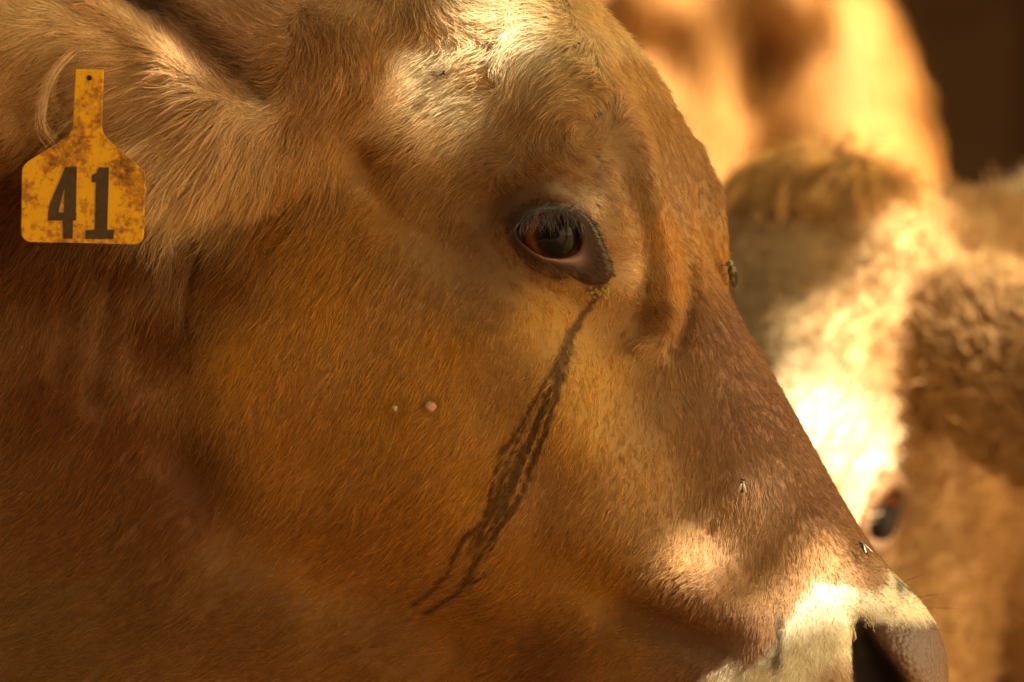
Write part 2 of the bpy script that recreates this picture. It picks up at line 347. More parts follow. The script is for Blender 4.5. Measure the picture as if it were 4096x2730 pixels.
FLOW = [  # u, v, du, dv
 (2.55,0.10,-.5,.85),(2.45,0.30,.2,.95),(2.62,0.45,.45,.9),(2.75,0.75,.25,.95),(2.85,1.05,.35,.92),(2.78,1.2,.3,.95),
 (2.95,1.4,.38,.92),(3.1,1.6,.45,.9),(2.8,1.6,.25,.97),(3.0,1.9,.2,.98),(3.3,1.95,.45,.88),(3.45,2.2,.5,.87),(3.2,2.2,.25,.97),
 (3.0,2.15,-.05,1),(2.75,1.9,-.1,1),(2.6,1.6,-.15,.98),(2.5,1.45,-.2,.97),(2.6,2.1,-.45,.9),(2.4,1.8,-.4,.9),(2.3,1.6,-.42,.9),
 (2.25,2.1,-.62,.78),(2.3,2.35,-.75,.66),(2.6,2.3,-.68,.73),(2.8,2.35,-.62,.78),(2.95,2.45,-.5,.85),(2.6,2.55,-.8,.6),(2.2,2.6,-.92,.4),
 (3.1,2.4,-.1,1),(3.15,2.55,-.1,1),(3.3,2.45,-.05,.95),(3.3,2.65,.25,.95),(3.0,2.68,-.2,.95),(3.5,2.38,.2,.95),(3.6,2.42,.45,.85),(3.38,2.55,.35,.9),
 (2.0,1.3,-.5,.85),(2.1,1.5,-.5,.86),(1.9,1.6,-.48,.87),(1.7,1.4,-.42,.9),(1.7,1.8,-.55,.83),(2.0,1.9,-.52,.85),(1.9,2.2,-.65,.76),(1.6,2.2,-.7,.7),(1.8,2.45,-.85,.5),
 (1.4,1.2,-.4,.92),(1.1,1.2,-.5,.87),(1.3,1.6,-.5,.87),(1.0,1.6,-.5,.86),(0.9,1.95,-.55,.83),(1.3,2.0,-.6,.8),(1.3,2.4,-.85,.5),(0.9,2.4,-.85,.5),
 (1.5,0.9,-.55,.83),(1.2,0.9,-.45,.9),(1.0,0.95,-.55,.83),(1.8,1.0,-.5,.86),(1.9,1.15,-.42,.9),(1.75,.75,-.7,.7),(1.55,.65,-.75,.65),(1.9,.75,-.8,.6),
 (1.4,.45,-.75,.65),(1.3,.6,-.6,.8),(1.6,.42,-.9,.42),(1.75,.33,-.93,.3),(1.85,.42,-.9,.35),(1.65,.2,-.9,.3),(1.5,.25,-.5,.85),(1.4,.15,-.2,.97),(1.25,.12,.02,1),
 (1.2,.35,-.05,1),(1.15,.55,-.35,.93),(1.3,.8,-.45,.9),
 (1.68,.05,.35,.92),(1.76,.1,.75,.65),(1.85,.08,.9,.3),(1.95,.1,.9,-.2),(1.9,.22,-.9,.3),(2.0,.28,-.35,.93),(2.08,.18,-.75,.65),(2.15,.1,-.95,.2),(2.25,.16,-.7,.7),(2.32,.25,-.4,.9),(2.2,.3,-.55,.83),(2.4,.1,.1,1),
 (2.05,.4,-.25,.96),(2.1,.36,.3,.95),
 (2.45,.42,.5,.85),(2.5,.55,.35,.93),(2.55,.75,.3,.95),(2.62,.95,.15,.98),(2.66,1.1,.02,1),(2.4,.72,.62,.78),(2.3,.68,.8,.6),(2.15,.65,.9,.4),(2.0,.63,-.85,-.4),(2.05,.75,.85,.45),(2.2,.78,.9,.4),(2.33,.85,.6,.8),(2.45,.95,.35,.93),(2.5,1.02,.95,.15),(2.57,1.1,.8,.6),(2.58,1.22,.25,.97),
 (1.98,.85,-.6,.8),(1.97,1.0,-.35,.93),(2.1,1.12,.5,.85),(2.25,1.2,.5,.85),(2.35,1.3,-.35,.93),
 # ear
 (1.05,.48,-.97,.2),(.95,.42,-.98,.1),(.85,.5,-.95,.3),(.75,.4,-.97,.12),(.6,.3,-.98,-.02),(.45,.2,-.97,-.15),(.3,.1,-.97,-.2),(.1,.05,-.95,-.2),(.1,.25,-.9,.4),
 (.3,.35,-.95,.25),(.5,.45,-.95,.2),(.65,.55,-.95,.3),(.8,.6,-.85,.5),(.9,.62,-.7,.7),(1.0,.6,-.55,.82),(1.05,.7,-.3,.95),(.6,.68,-.75,.65),(.75,.72,-.62,.78),(.3,.55,-.85,.5),(.1,.5,-.8,.55),
 (.5,.08,-.9,-.4),(.7,.2,-.85,-.45),(.8,.1,-.8,-.5),(.95,.25,-.85,-.35),(.95,.08,-.75,-.5),(1.08,.15,-.6,.2),(1.02,.35,-.95,-.1),
 # neck
 (.6,1.1,-.35,.94),(.3,1.0,-.4,.92),(.1,1.3,-.45,.9),(.4,1.5,-.42,.9),(.65,1.6,-.4,.92),(.3,1.9,-.6,.8),(.6,2.1,-.65,.75),(.2,2.3,-.85,.5),(.6,2.5,-.9,.4),(.2,2.65,-.95,.3),(1.0,2.65,-.95,.25),(1.6,2.65,-.95,.25),
]
SWIRL = [  # u, v, radius, strength, spin, outward
 (2.335,.525,.24,1.0,-1,.35),(2.63,1.30,.13,.9,1,.3),(1.985,.335,.09,.6,1,.3),(1.72,1.63,.05,.8,1,.9)]
LEN = [  # u, v, length in units
 (2.6,.3,.10),(2.8,.9,.055),(3.0,1.6,.055),(3.4,2.1,.05),(3.1,2.1,.05),(2.7,1.8,.06),(2.4,1.6,.07),(2.3,2.2,.085),(2.7,2.3,.08),(3.0,2.4,.05),(3.2,2.4,.035),(3.2,2.65,.045),(3.5,2.35,.03),(3.6,2.4,.035),
 (1.8,1.5,.09),(1.4,1.3,.10),(1.0,1.5,.10),(1.6,2.1,.095),(1.9,2.4,.09),(1.0,2.3,.09),(.3,1.4,.09),(.3,2.3,.09),(1.3,.9,.13),(1.7,.8,.11),(1.6,.45,.15),(1.8,.3,.15),(1.75,.08,.20),(2.1,.15,.17),(2.3,.25,.14),(2.2,.5,.13),(2.05,.42,.13),
 (2.3,.7,.075),(2.5,.9,.06),(2.65,1.0,.085),(2.66,1.2,.09),(2.2,.82,.05),(1.97,.95,.055),(2.1,1.12,.05),(2.3,1.2,.05),(2.5,1.1,.06),(2.0,1.3,.07),
 (1.2,.3,.12),(1.25,.1,.15),(1.2,.6,.20),(1.05,.5,.24),(.9,.48,.30),(.8,.55,.32),(.95,.62,.33),(1.05,.68,.26),(.7,.4,.26),(.5,.3,.28),(.3,.15,.22),(.1,.1,.2),(.3,.4,.2),(.5,.5,.22),(.7,.66,.33),(.3,.55,.16),(.1,.5,.14),
 (.6,.08,.07),(.8,.15,.08),(.95,.25,.11),(1.05,.12,.10)]
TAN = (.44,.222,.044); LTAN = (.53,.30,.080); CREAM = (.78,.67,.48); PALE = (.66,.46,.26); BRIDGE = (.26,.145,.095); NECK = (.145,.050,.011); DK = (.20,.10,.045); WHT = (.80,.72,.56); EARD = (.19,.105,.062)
COLR = [(u, v, *c) for u, v, c in [
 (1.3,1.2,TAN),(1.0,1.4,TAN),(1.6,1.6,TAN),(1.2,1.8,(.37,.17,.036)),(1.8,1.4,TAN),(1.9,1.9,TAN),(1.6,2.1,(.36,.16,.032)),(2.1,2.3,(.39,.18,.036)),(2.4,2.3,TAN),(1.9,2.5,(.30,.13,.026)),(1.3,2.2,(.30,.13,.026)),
 (2.15,1.25,LTAN),(2.3,1.35,LTAN),(2.4,1.5,LTAN),(2.3,1.75,LTAN),(2.2,1.95,(.46,.26,.10)),(2.5,1.9,(.42,.24,.09)),(2.45,1.3,(.46,.27,.11)),(2.0,1.12,(.36,.20,.08)),(1.95,1.2,(.36,.2,.08)),
 (2.7,2.2,(.44,.26,.12)),(2.9,2.3,(.40,.24,.13)),(2.7,2.5,(.27,.14,.07)),(2.9,2.55,(.27,.15,.09)),(2.5,2.6,(.29,.135,.036)),(2.2,2.65,(.22,.09,.024)),
 (2.9,1.3,BRIDGE),(3.1,1.65,BRIDGE),(2.95,1.6,BRIDGE),(3.3,2.0,BRIDGE),(3.1,1.95,(.33,.2,.12)),(2.8,1.6,(.31,.18,.1)),(2.65,1.6,(.37,.22,.10)),(2.85,2.05,(.34,.2,.1)),(3.0,2.15,(.40,.25,.14)),(3.3,2.2,(.33,.19,.09)),(3.45,2.2,(.30,.175,.095)),(3.1,2.25,(.34,.2,.1)),(2.75,1.25,(.30,.17,.09)),(2.6,1.3,(.38,.22,.10)),
 (2.8,.8,(.33,.19,.105)),(2.75,.6,(.36,.21,.11)),(2.6,.4,(.42,.25,.11)),(2.65,.95,(.45,.24,.075)),(2.68,1.15,(.45,.24,.075)),(2.5,.25,(.5,.32,.14)),(2.35,0,(.6,.42,.2)),
 (2.55,.8,(.36,.21,.09)),(2.45,.85,(.46,.28,.13)),(2.45,1.0,(.44,.26,.12)),(2.55,1.08,(.6,.42,.22)),(2.3,.7,(.38,.21,.085)),(2.15,.65,(.34,.18,.07)),(2.3,.5,(.38,.22,.1)),(2.1,.45,(.42,.25,.11)),(2.3,.36,(.52,.35,.17)),(2.28,.8,(.46,.32,.22)),(2.34,.82,(.66,.52,.38)),(2.15,.79,(.20,.11,.06)),(2.02,.82,(.15,.075,.04)),(1.95,.9,(.26,.14,.06)),(1.92,.75,(.30,.16,.06)),(2.0,1.03,(.33,.19,.09)),
 (1.75,.15,CREAM),(1.7,.3,CREAM),(1.8,.3,CREAM),(1.85,.4,CREAM),(1.93,.3,(.56,.4,.22)),(2.05,.15,CREAM),(2.2,.15,CREAM),(2.1,.27,(.66,.5,.3)),(2.3,.12,(.66,.5,.28)),(1.9,.03,CREAM),(1.62,.32,PALE),(1.6,.45,(.56,.38,.19)),(1.8,.5,(.52,.34,.16)),(1.65,.06,(.42,.25,.1)),
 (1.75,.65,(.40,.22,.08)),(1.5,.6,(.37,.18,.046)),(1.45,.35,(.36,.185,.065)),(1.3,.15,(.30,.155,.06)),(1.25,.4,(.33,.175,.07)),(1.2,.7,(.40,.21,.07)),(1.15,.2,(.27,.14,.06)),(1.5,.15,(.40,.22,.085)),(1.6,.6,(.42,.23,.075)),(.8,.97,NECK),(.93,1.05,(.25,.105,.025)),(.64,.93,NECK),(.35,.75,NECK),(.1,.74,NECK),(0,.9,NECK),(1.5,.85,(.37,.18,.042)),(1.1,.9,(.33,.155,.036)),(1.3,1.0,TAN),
 (1.05,.42,(.5,.34,.2)),(.85,.45,PALE),(.7,.3,PALE),(.6,.18,PALE),(.5,.1,PALE),(.3,.05,(.66,.5,.28)),(.1,.05,(.6,.44,.24)),(.75,.5,(.58,.38,.18)),(.6,.4,(.56,.37,.18)),(.45,.3,(.58,.40,.2)),(.5,.5,(.42,.24,.09)),(.3,.4,(.45,.27,.11)),(.1,.3,(.45,.27,.12)),(.1,.5,(.38,.21,.08)),(.65,.6,(.50,.31,.14)),(.8,.62,(.58,.40,.2)),(.95,.6,(.56,.37,.18)),(.75,.75,(.70,.53,.31)),(.72,.86,(.70,.53,.31)),(.82,.82,(.62,.44,.24)),(1.05,.68,(.48,.3,.13)),
 (.50,-.02,EARD),(.62,.04,EARD),(.74,.14,EARD),(.80,.22,EARD),(.88,.31,EARD),(.98,.37,(.24,.135,.075)),(.42,.07,PALE),(.55,.14,PALE),(.655,.245,PALE),(.755,.37,PALE),(.88,.45,PALE),(.15,.42,(.30,.15,.05)),(.22,.55,(.26,.12,.035)),(.05,.6,(.22,.09,.024)),(.7,.12,EARD),(.85,.2,EARD),(.95,.3,EARD),(.6,.03,EARD),(1.0,.1,(.28,.16,.085)),
 (.5,1.0,NECK),(.2,1.1,NECK),(.65,1.3,NECK),(.2,1.6,NECK),(.5,1.8,NECK),(.3,2.1,(.16,.062,.015)),(.7,2.0,NECK),(.5,2.4,(.155,.07,.018)),(.2,2.5,(.165,.085,.026)),(1.0,2.5,(.17,.072,.017)),(1.5,2.6,(.20,.085,.020))]]  # red-brown neck; neck and lower-left darkened, some shade put into the colour
TEAR = [
 [(2.40,1.18),(2.34,1.25),(2.27,1.34),(2.235,1.42),(2.19,1.52),(2.13,1.62),(2.07,1.72),(2.00,1.83),(1.965,1.95),(1.955,2.05),(1.88,2.14),(1.81,2.25),(1.775,2.33),(1.70,2.40),(1.65,2.44)],
 [(2.38,1.2),(2.30,1.32),(2.275,1.42),(2.235,1.55),(2.205,1.66),(2.16,1.78),(2.11,1.92),(2.04,2.05),(1.98,2.13),(1.93,2.22),(1.885,2.31),(1.83,2.385),(1.75,2.44),(1.695,2.475)],
 [(2.33,1.28),(2.25,1.45),(2.21,1.58),(2.15,1.68),(2.10,1.79),(2.04,1.90),(1.99,2.03),(1.93,2.12),(1.90,2.23),(1.87,2.32)],
 [(2.27,1.42),(2.2,1.62),(2.14,1.75),(2.08,1.87),(2.02,1.98),(1.965,2.07)],
 [(2.25,1.5),(2.16,1.7),(2.07,1.82),(2.005,1.93),(1.975,2.06)],
 [(2.19,1.7),(2.15,1.83),(2.09,1.98),(2.03,2.07),(1.985,2.16),(1.955,2.24)],
 [(1.935,2.31),(1.90,2.335),(1.86,2.345)]]
TEARW = [.009, .010, .006, .004, .004, .006, .007]
def tear_mask(u, v):
    c = np.interp(v, [1.18,1.35,1.5,1.7,1.9,2.05,2.15,2.25,2.35], [2.39,2.275,2.225,2.14,2.05,2.0,1.94,1.885,1.83]); hw = np.interp(v, [1.18,1.35,1.5,1.7,1.9,2.05,2.15,2.25,2.4], [.012,.022,.036,.055,.072,.062,.045,.038,.01])
    x = (u - c) / hw; st = vnoise(x * 4.2 + .35 * np.sin(v * 9), v * 1.8, 1.0, 21) + .5 * vnoise(x * 8, v * 4, 1.0, 22)
    m = np.clip((1.15 - np.abs(x)) * 4, 0, 1) * np.clip(st * 2.4 + .45, 0, .92) * np.clip((2.28 - v) * 8, 0, 1)
    u = u + .010 * vnoise(u, v, 22, 3); v = v + .006 * vnoise(u, v, 25, 9)
    for line, wd in zip(TEAR, TEARW):
        d = np.full(len(u), 9.0)
        for (a, b), (c, e) in zip(line[:-1], line[1:]):
            t = np.clip(((u - a) * (c - a) + (v - b) * (e - b)) / ((c - a) ** 2 + (e - b) ** 2), 0, 1)
            d = np.minimum(d, np.hypot(u - a - t * (c - a), v - b - t * (e - b)))
        m = np.maximum(m, np.clip(1.5 - d / wd, 0, 1) * .95)
    return m
def muzzle_white(u, v):
    """pale ring round the nostril: 1 inside"""
    e = np.stack([u, v], 1)
    top = np.interp(u, [2.7, 2.85, 3.0, 3.1, 3.2, 3.27, 3.35, 3.45, 3.52, 3.58, 3.75], [2.78, 2.68, 2.62, 2.50, 2.37, 2.325, 2.315, 2.355, 2.33, 2.285, 2.30])
    n = .035 * vnoise(u, v, 11, 1) + .02 * vnoise(u, v, 30, 2)
    return np.clip((v - top + n) / .05, 0, 1) * np.clip((u - 2.45) / .3, 0, 1)
def bare_nose(u, v):
    top = np.interp(u, [3.36, 3.42, 3.46, 3.55, 3.66, 3.72, 3.80], [2.9, 2.52, 2.465, 2.465, 2.475, 2.46, 2.42])
    n = .012 * vnoise(u, v, 30, 5)
    return np.clip((v - top + n) / .06 + .3, 0, 1)
LID_OUT = [(2.005,.885),(2.05,.835),(2.12,.815),(2.20,.812),(2.28,.825),(2.335,.845),(2.385,.91),(2.42,.98),(2.455,1.06),(2.475,1.13),(2.40,1.165),(2.31,1.125),(2.22,1.095),(2.13,1.055),(2.06,1.00),(2.02,.94)]
def in_poly(u, v, poly):
    r = np.zeros(len(u), bool)
    for (a, b), (c, d) in zip(poly, poly[1:] + poly[:1]):
        m = (b > v) != (d > v); r ^= m & (u < (c - a) * (v - b) / ((d - b) or 1e-9) + a)
    return r
def nostril(u, v):
    d = np.full(len(u), 9.0)
    for (a, b, r), (c, e, r2) in zip(NOS[:-1], NOS[1:]):
        t = np.clip(((u - a) * (c - a) + (v - b) * (e - b)) / ((c - a) ** 2 + (e - b) ** 2), 0, 1); d = np.minimum(d, np.hypot(u - a - t * (c - a), v - b - t * (e - b)) - r - (r2 - r) * t)
    return d
def coat_colour(u, v, near, tears=True):
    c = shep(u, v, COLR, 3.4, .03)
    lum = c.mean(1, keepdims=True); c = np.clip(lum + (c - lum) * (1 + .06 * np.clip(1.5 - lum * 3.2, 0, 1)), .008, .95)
    mw = muzzle_white(u, v)[:, None]
    wc = np.array(WHT) * (1 - .25 * np.clip(vnoise(u, v, 18, 4), 0, 1))[:, None]
    brown = np.clip(1.5 - np.hypot((u - 3.36) / .12, (v - 2.72) / .08), 0, 1)[:, None]
    wc = wc * (1 - brown) + np.array((.42, .28, .19)) * brown
    c = c * (1 - mw) + wc * mw
    for (a, b, r1, r2) in ((3.605, 2.335, .02, .05), (3.115, 2.52, .013, .09), (3.10, 2.62, .018, .05)):       # dirt streaks on the muzzle
        m = np.clip(1.6 - np.hypot((u - a + .015 * vnoise(u, v, 30, 8)) / r1, (v - b) / r2), 0, 1)[:, None] * .85; c = c * (1 - m) + np.array((.10, .08, .06)) * m
    if not tears: return np.clip(c, .01, .9)
    tm = (tear_mask(u, v) * near)[:, None] * .9
    c = c * (1 - tm) + np.array((.040, .018, .010)) * tm
    return np.clip(c, .01, .9)
def mirrored(me_co, pose):
    """authoring coordinates of surface points folded onto the near side"""
    u = me_co[:, 0] / K + 2.048; w = me_co[:, 1] / K; v = 1.365 - (me_co[:, 2] - CAM_H) / K
    s, h, l = pose.local(u, w, v); far = (l < 0) & (s > -2.2)
    mu, mw, mv = pose.world(s, h, np.abs(l))
    return np.where(far, mu, u), np.where(far, mv, v), far
def flow_dir(u, v):
    f = shep(u, v, FLOW, 3.0, .02)
    for a, b, r, st, spin, outw in SWIRL:
        du, dv = u - a, v - b; d = np.hypot(du, dv) + 1e-6; w = st * np.exp(-(d / r) ** 2)
        tx, ty = -dv / d * spin + outw * du / d, du / d * spin + outw * dv / d; n = np.hypot(tx, ty)
        f = f * (1 - w)[:, None] + np.stack([tx / n, ty / n], 1) * w[:, None]
    a = .16 * vnoise(u, v, 7, 11) + .16 * vnoise(u, v, 17, 12)
    ca, sa = np.cos(a), np.sin(a)
    f = np.stack([f[:, 0] * ca - f[:, 1] * sa, f[:, 0] * sa + f[:, 1] * ca], 1)
    return f / (np.linalg.norm(f, axis=1)[:, None] + 1e-9)

def hair_material(name, melanin_mix=0.5, rough=0.45):
    m = bpy.data.materials.new(name); m.use_nodes = True; n = m.node_tree.nodes; l = m.node_tree.links
    n.clear(); out = n.new('ShaderNodeOutputMaterial'); at = n.new('ShaderNodeAttribute'); at.attribute_name = 'hair_color'
    d = n.new('ShaderNodeBsdfDiffuse'); t = n.new('ShaderNodeBsdfTranslucent'); r = n.new('ShaderNodeBsdfHair'); r.component = 'Reflection'
    r.inputs['RoughnessU'].default_value = .35; r.inputs['RoughnessV'].default_value = .6; r.inputs['Offset'].default_value = math.radians(-4)
    m1 = n.new('ShaderNodeMixShader'); m1.inputs[0].default_value = .22; m2 = n.new('ShaderNodeMixShader'); m2.inputs[0].default_value = .022
    hl = n.new('ShaderNodeMix'); hl.data_type = 'RGBA'; hl.inputs[0].default_value = .45; hl.inputs[7].default_value = (.9, .85, .8, 1)
    l.new(at.outputs['Color'], d.inputs[0]); l.new(at.outputs['Color'], t.inputs[0]); l.new(at.outputs['Color'], hl.inputs[6]); l.new(hl.outputs[2], r.inputs[0])
    l.new(d.outputs[0], m1.inputs[1]); l.new(t.outputs[0], m1.inputs[2]); l.new(m1.outputs[0], m2.inputs[1]); l.new(r.outputs[0], m2.inputs[2]); l.new(m2.outputs[0], out.inputs[0])
    return m
HAIR = hair_material('coat_hair')
def curves_obj(name, P, rad, colr, parent, mat=None):
    """P (n, k, 3) strand points in metres, rad (k,) or (n, k), colr (n, 3)"""
    n, k, _ = P.shape
    cu = bpy.data.hair_curves.new(name); cu.add_curves([k] * n)
    cu.attributes['position'].data.foreach_set('vector', P.astype(np.float32).ravel())
    ra = cu.attributes.get('radius') or cu.attributes.new('radius', 'FLOAT', 'POINT')
    ra.data.foreach_set('value', np.broadcast_to(rad, (n, k)).astype(np.float32).ravel())
    ca = cu.attributes.new('hair_color', 'FLOAT_COLOR', 'CURVE')
    ca.data.foreach_set('color', np.concatenate([colr, np.ones((n, 1))], 1).astype(np.float32).ravel())
    cu.materials.append(mat or HAIR)
    o = bpy.data.objects.new(name, cu); link(o, parent); return o
def mesh_arrays(me):
    co = np.empty(len(me.vertices) * 3, np.float32); me.vertices.foreach_get('co', co); co = co.reshape(-1, 3)
    no = np.empty(len(me.vertices) * 3, np.float32); me.vertex_normals.foreach_get('vector', no); no = no.reshape(-1, 3)
    q = np.empty(len(me.loops), np.int32); me.loops.foreach_get('vertex_index', q); return co, no, q.reshape(-1, 4)
def scatter(co, no, Q, n, weight_fn):
    a = co[Q]; ar = .5 * np.linalg.norm(np.cross(a[:, 2] - a[:, 0], a[:, 3] - a[:, 1]), axis=1)
    c = a.mean(1); nm = no[Q].mean(1); nm /= np.linalg.norm(nm, axis=1)[:, None] + 1e-9
    w = ar * weight_fn(c, nm); w = w / w.sum()
    i = rng.choice(len(Q), n, p=w)
    x, y = rng.random(n)[:, None], rng.random(n)[:, None]
    p = (a[i, 0] * (1 - x) + a[i, 1] * x) * (1 - y) + (a[i, 3] * (1 - x) + a[i, 2] * x) * y
    q = no[Q[i]]; nn = (q[:, 0] * (1 - x) + q[:, 1] * x) * (1 - y) + (q[:, 3] * (1 - x) + q[:, 2] * x) * y
    return p, nn / (np.linalg.norm(nn, axis=1)[:, None] + 1e-9)
def unit(x): return x / (np.linalg.norm(x, axis=-1, keepdims=True) + 1e-9)
def grow(p, n, dirs, length, lift, k=6, droop=0.0, curl=0.0, flow=None, scale=1.0):
    """strand paths: leave the skin at a slant, lie down along the flow; returns (N, k, 3)"""
    N = len(p); out = np.empty((N, k, 3)); out[:, 0] = p - n * .0006
    d = dirs; cur = out[:, 0].copy(); st = (length / (k - 1))[:, None]
    for j in range(1, k):
        t = j / (k - 1)
        if flow is not None and j > 1: d = flow(cur, n)
        g = np.array((0, 0, -1.0)) * (droop[:, None] * t if np.ndim(droop) else droop * t)
        step = unit(d + n * (lift * (1.0 - 1.15 * t))[:, None] + g)
        cur = cur + step * st; out[:, j] = cur
    return out
def coat(name, me, parent, pose, n_clump, per, weight_fn, field, lenf, colf, liftf, rad, clump_r, seed=1, droopf=None, post=None):
    co, no, Q = mesh_arrays(me)
    p, n = scatter(co, no, Q, n_clump, weight_fn)
    u, v, far = mirrored(p, pose)
    L = lenf(u, v, p) * K
    lift = liftf(u, v, p)
    Rw = np.stack([pose.R[:, 0], pose.R[:, 1], -pose.R[:, 2]], 1); lat = Rw[2]          # sideways axis of the head in world axes
    def flow(pos, nn):
        uu, vv, fr = mirrored(pos, pose); f = field(uu, vv)
        g = np.stack([f[:, 0], np.zeros(len(f)), -f[:, 1]], 1)
        g = np.where(fr[:, None], g - 2 * (g @ lat)[:, None] * lat, g)
        return unit(g - nn * np.sum(g * nn, 1)[:, None])
    d = flow(p, n)
    ang = rng.normal(0, .13, n_clump); d = d * np.cos(ang)[:, None] + np.cross(n, d) * np.sin(ang)[:, None]
    L = L * rng.uniform(.75, 1.2, n_clump)
    droop = droopf(u, v, p) if droopf is not None else 0.0
    par = grow(p, n, d, L, lift, 6, droop, flow=flow)
    b = np.cross(n, d)
    # children gather towards their clump's tip
    N = n_clump * per; ii = np.repeat(np.arange(n_clump), per)
    rr = clump_r * K * np.sqrt(rng.random(N)); th = rng.random(N) * 2 * np.pi
    off = d[ii] * (rr * np.cos(th) * 1.6)[:, None] + b[ii] * (rr * np.sin(th))[:, None]
    P = par[ii].copy(); t = np.linspace(0, 1, 6)
    keep = (1 - rng.uniform(.35, .95, N)[:, None] * t[None, :] ** 1.1)
    P += off[:, None, :] * keep[:, :, None]
    tl = rng.uniform(.6, 1.15, N)                                                       # child length
    P = P[:, :1] + (P - P[:, :1]) * tl[:, None, None]
    P += (rng.normal(0, .0045, (N, 3)) * (L[ii] / .013)[:, None])[:, None, :] * .35 * (t ** 2)[None, :, None]
    c = colf(u, v, far)
    j1 = rng.normal(0, .11, n_clump); j2 = rng.normal(0, .14, N)
    C = c[ii] * np.exp(j1[ii] + j2)[:, None]
    if post: C = post(P[:, 3], far[ii], C)
    R = rad * np.array([.9, 1, .95, .8, .55, .15])[None, :] * rng.uniform(.8, 1.2, (N, 1))
    return curves_obj(name, P, R, np.clip(C, .006, .92), parent), co

# ------------------------------------------------------------------ the near cow assembled
cow = empty('cow', (-1.0, 0.09, 0.0))
def child(o):                                             # meshes are authored in world space: undo the parent's offset
    o.parent = cow; o.matrix_parent_inverse = Matrix.Translation(-Vector(cow.location)); return o
m, n_, l_, p_ = mat_new('cow_skin')
at = n_.new('ShaderNodeAttribute'); at.attribute_name = 'skin_color'; l_.new(at.outputs['Color'], p_.inputs['Base Color'])
wet = n_.new('ShaderNodeAttribute'); wet.attribute_name = 'bare'
mr = n_.new('ShaderNodeMapRange'); mr.inputs[3].default_value = .75; mr.inputs[4].default_value = .34; p_.inputs['Specular IOR Level'].default_value = .3
l_.new(wet.outputs['Fac'], mr.inputs[0]); l_.new(mr.outputs[0], p_.inputs['Roughness'])
tc = n_.new('ShaderNodeTexCoord'); vo = n_.new('ShaderNodeTexVoronoi'); vo.inputs['Scale'].default_value = 300
bp = n_.new('ShaderNodeBump'); bp.inputs['Distance'].default_value = .0012; mu_ = n_.new('ShaderNodeMath'); mu_.operation = 'MULTIPLY'; mu_.inputs[1].default_value = .7
l_.new(tc.outputs['Object'], vo.inputs['Vector']); l_.new(vo.outputs['Distance'], bp.inputs['Height']); l_.new(wet.outputs['Fac'], mu_.inputs[0]); l_.new(mu_.outputs[0], bp.inputs['Strength']); bp.invert = True
l_.new(bp.outputs[0], p_.inputs['Normal'])
SKIN = m
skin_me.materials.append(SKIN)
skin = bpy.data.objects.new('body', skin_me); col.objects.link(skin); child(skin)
co, no, Q = mesh_arrays(skin_me)
u, v, far = mirrored(co, MP)
bare = bare_nose(u, v) * (u > 3.2)
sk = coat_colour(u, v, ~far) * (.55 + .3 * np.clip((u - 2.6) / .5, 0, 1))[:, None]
sk = sk * (1 - bare[:, None]) + np.array((.085, .042, .028)) * bare[:, None]
inn = np.clip(-nostril(u, v) / .03 + .6, 0, 1)[:, None] * (u > 3.2)[:, None]; sk = sk * (1 - inn) + np.array((.010, .006, .005)) * inn; bare = bare * (1 - inn[:, 0])  # nostril interior coloured near-black, its shade put into the skin colour
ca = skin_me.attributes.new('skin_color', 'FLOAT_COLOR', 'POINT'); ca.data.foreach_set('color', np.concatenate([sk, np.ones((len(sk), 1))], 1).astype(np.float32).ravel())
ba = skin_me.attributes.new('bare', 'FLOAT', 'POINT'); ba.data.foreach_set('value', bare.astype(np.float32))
def w_main(c, nm):
    u, v, far = mirrored(c, MP)
    view = nm @ np.array((0, -1, 0))
    w = np.where(view > -.15, 1.0, .10) * np.where(far & (view < .05), .6, 1)
    w *= np.clip((u + .45) / .3, 0.02, 1) * np.clip((3.1 - v) / .2, .02, 1) * np.clip((v + .45) / .3, .05, 1)
    w *= np.clip(1 - bare_nose(u, v) * 1.05, 0, 1) * np.where(in_poly(u, v, LID_OUT), 0, 1)
    w *= 1 + 1.1 * np.exp(-((u - 3.1) / .4) ** 2 - ((v - 1.9) / .6) ** 2) + 1.2 * np.exp(-((u - 3.35) / .4) ** 2 - ((v - 2.3) / .45) ** 2) + .5 * np.exp(-((u - .75) / .35) ** 2 - ((v - .5) / .25) ** 2)
    w *= nostril(u, v) > .004
    return w
def len_main(u, v, p): return .75 * shep(u, v, [(a, b, c) for a, b, c in LEN], 3.2, .03)[:, 0]
def lift_main(u, v, p):
    e = np.exp(-((u - .75) / .35) ** 2 - ((v - .5) / .25) ** 2); f = np.exp(-((u - 2.0) / .35) ** 2 - ((v - .25) / .2) ** 2)
    return .19 + .18 * e + .30 * f + .16 * np.clip((u - 2.55) / .4, 0, 1)
def droop_main(u, v, p):
    return .5 * np.exp(-((u - .6) / .5) ** 2 - ((v - .55) / .22) ** 2)
NC = 84000 if not FASTHAIR else 15000
def tear_post(pts, far, C):
    u = pts[:, 0] / K + 2.048; v = 1.365 - (pts[:, 2] - CAM_H) / K
    i = np.nonzero((u > 1.55) & (u < 2.5) & (v > 1.1) & (v < 2.55) & ~far)[0]
    m = tear_mask(u[i], v[i])[:, None] * .84; C[i] = C[i] * (1 - m) + np.array((.050, .022, .010)) * m; return C
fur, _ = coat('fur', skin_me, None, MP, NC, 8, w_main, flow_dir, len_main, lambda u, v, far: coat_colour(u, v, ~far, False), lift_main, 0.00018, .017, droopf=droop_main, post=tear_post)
child(fur)

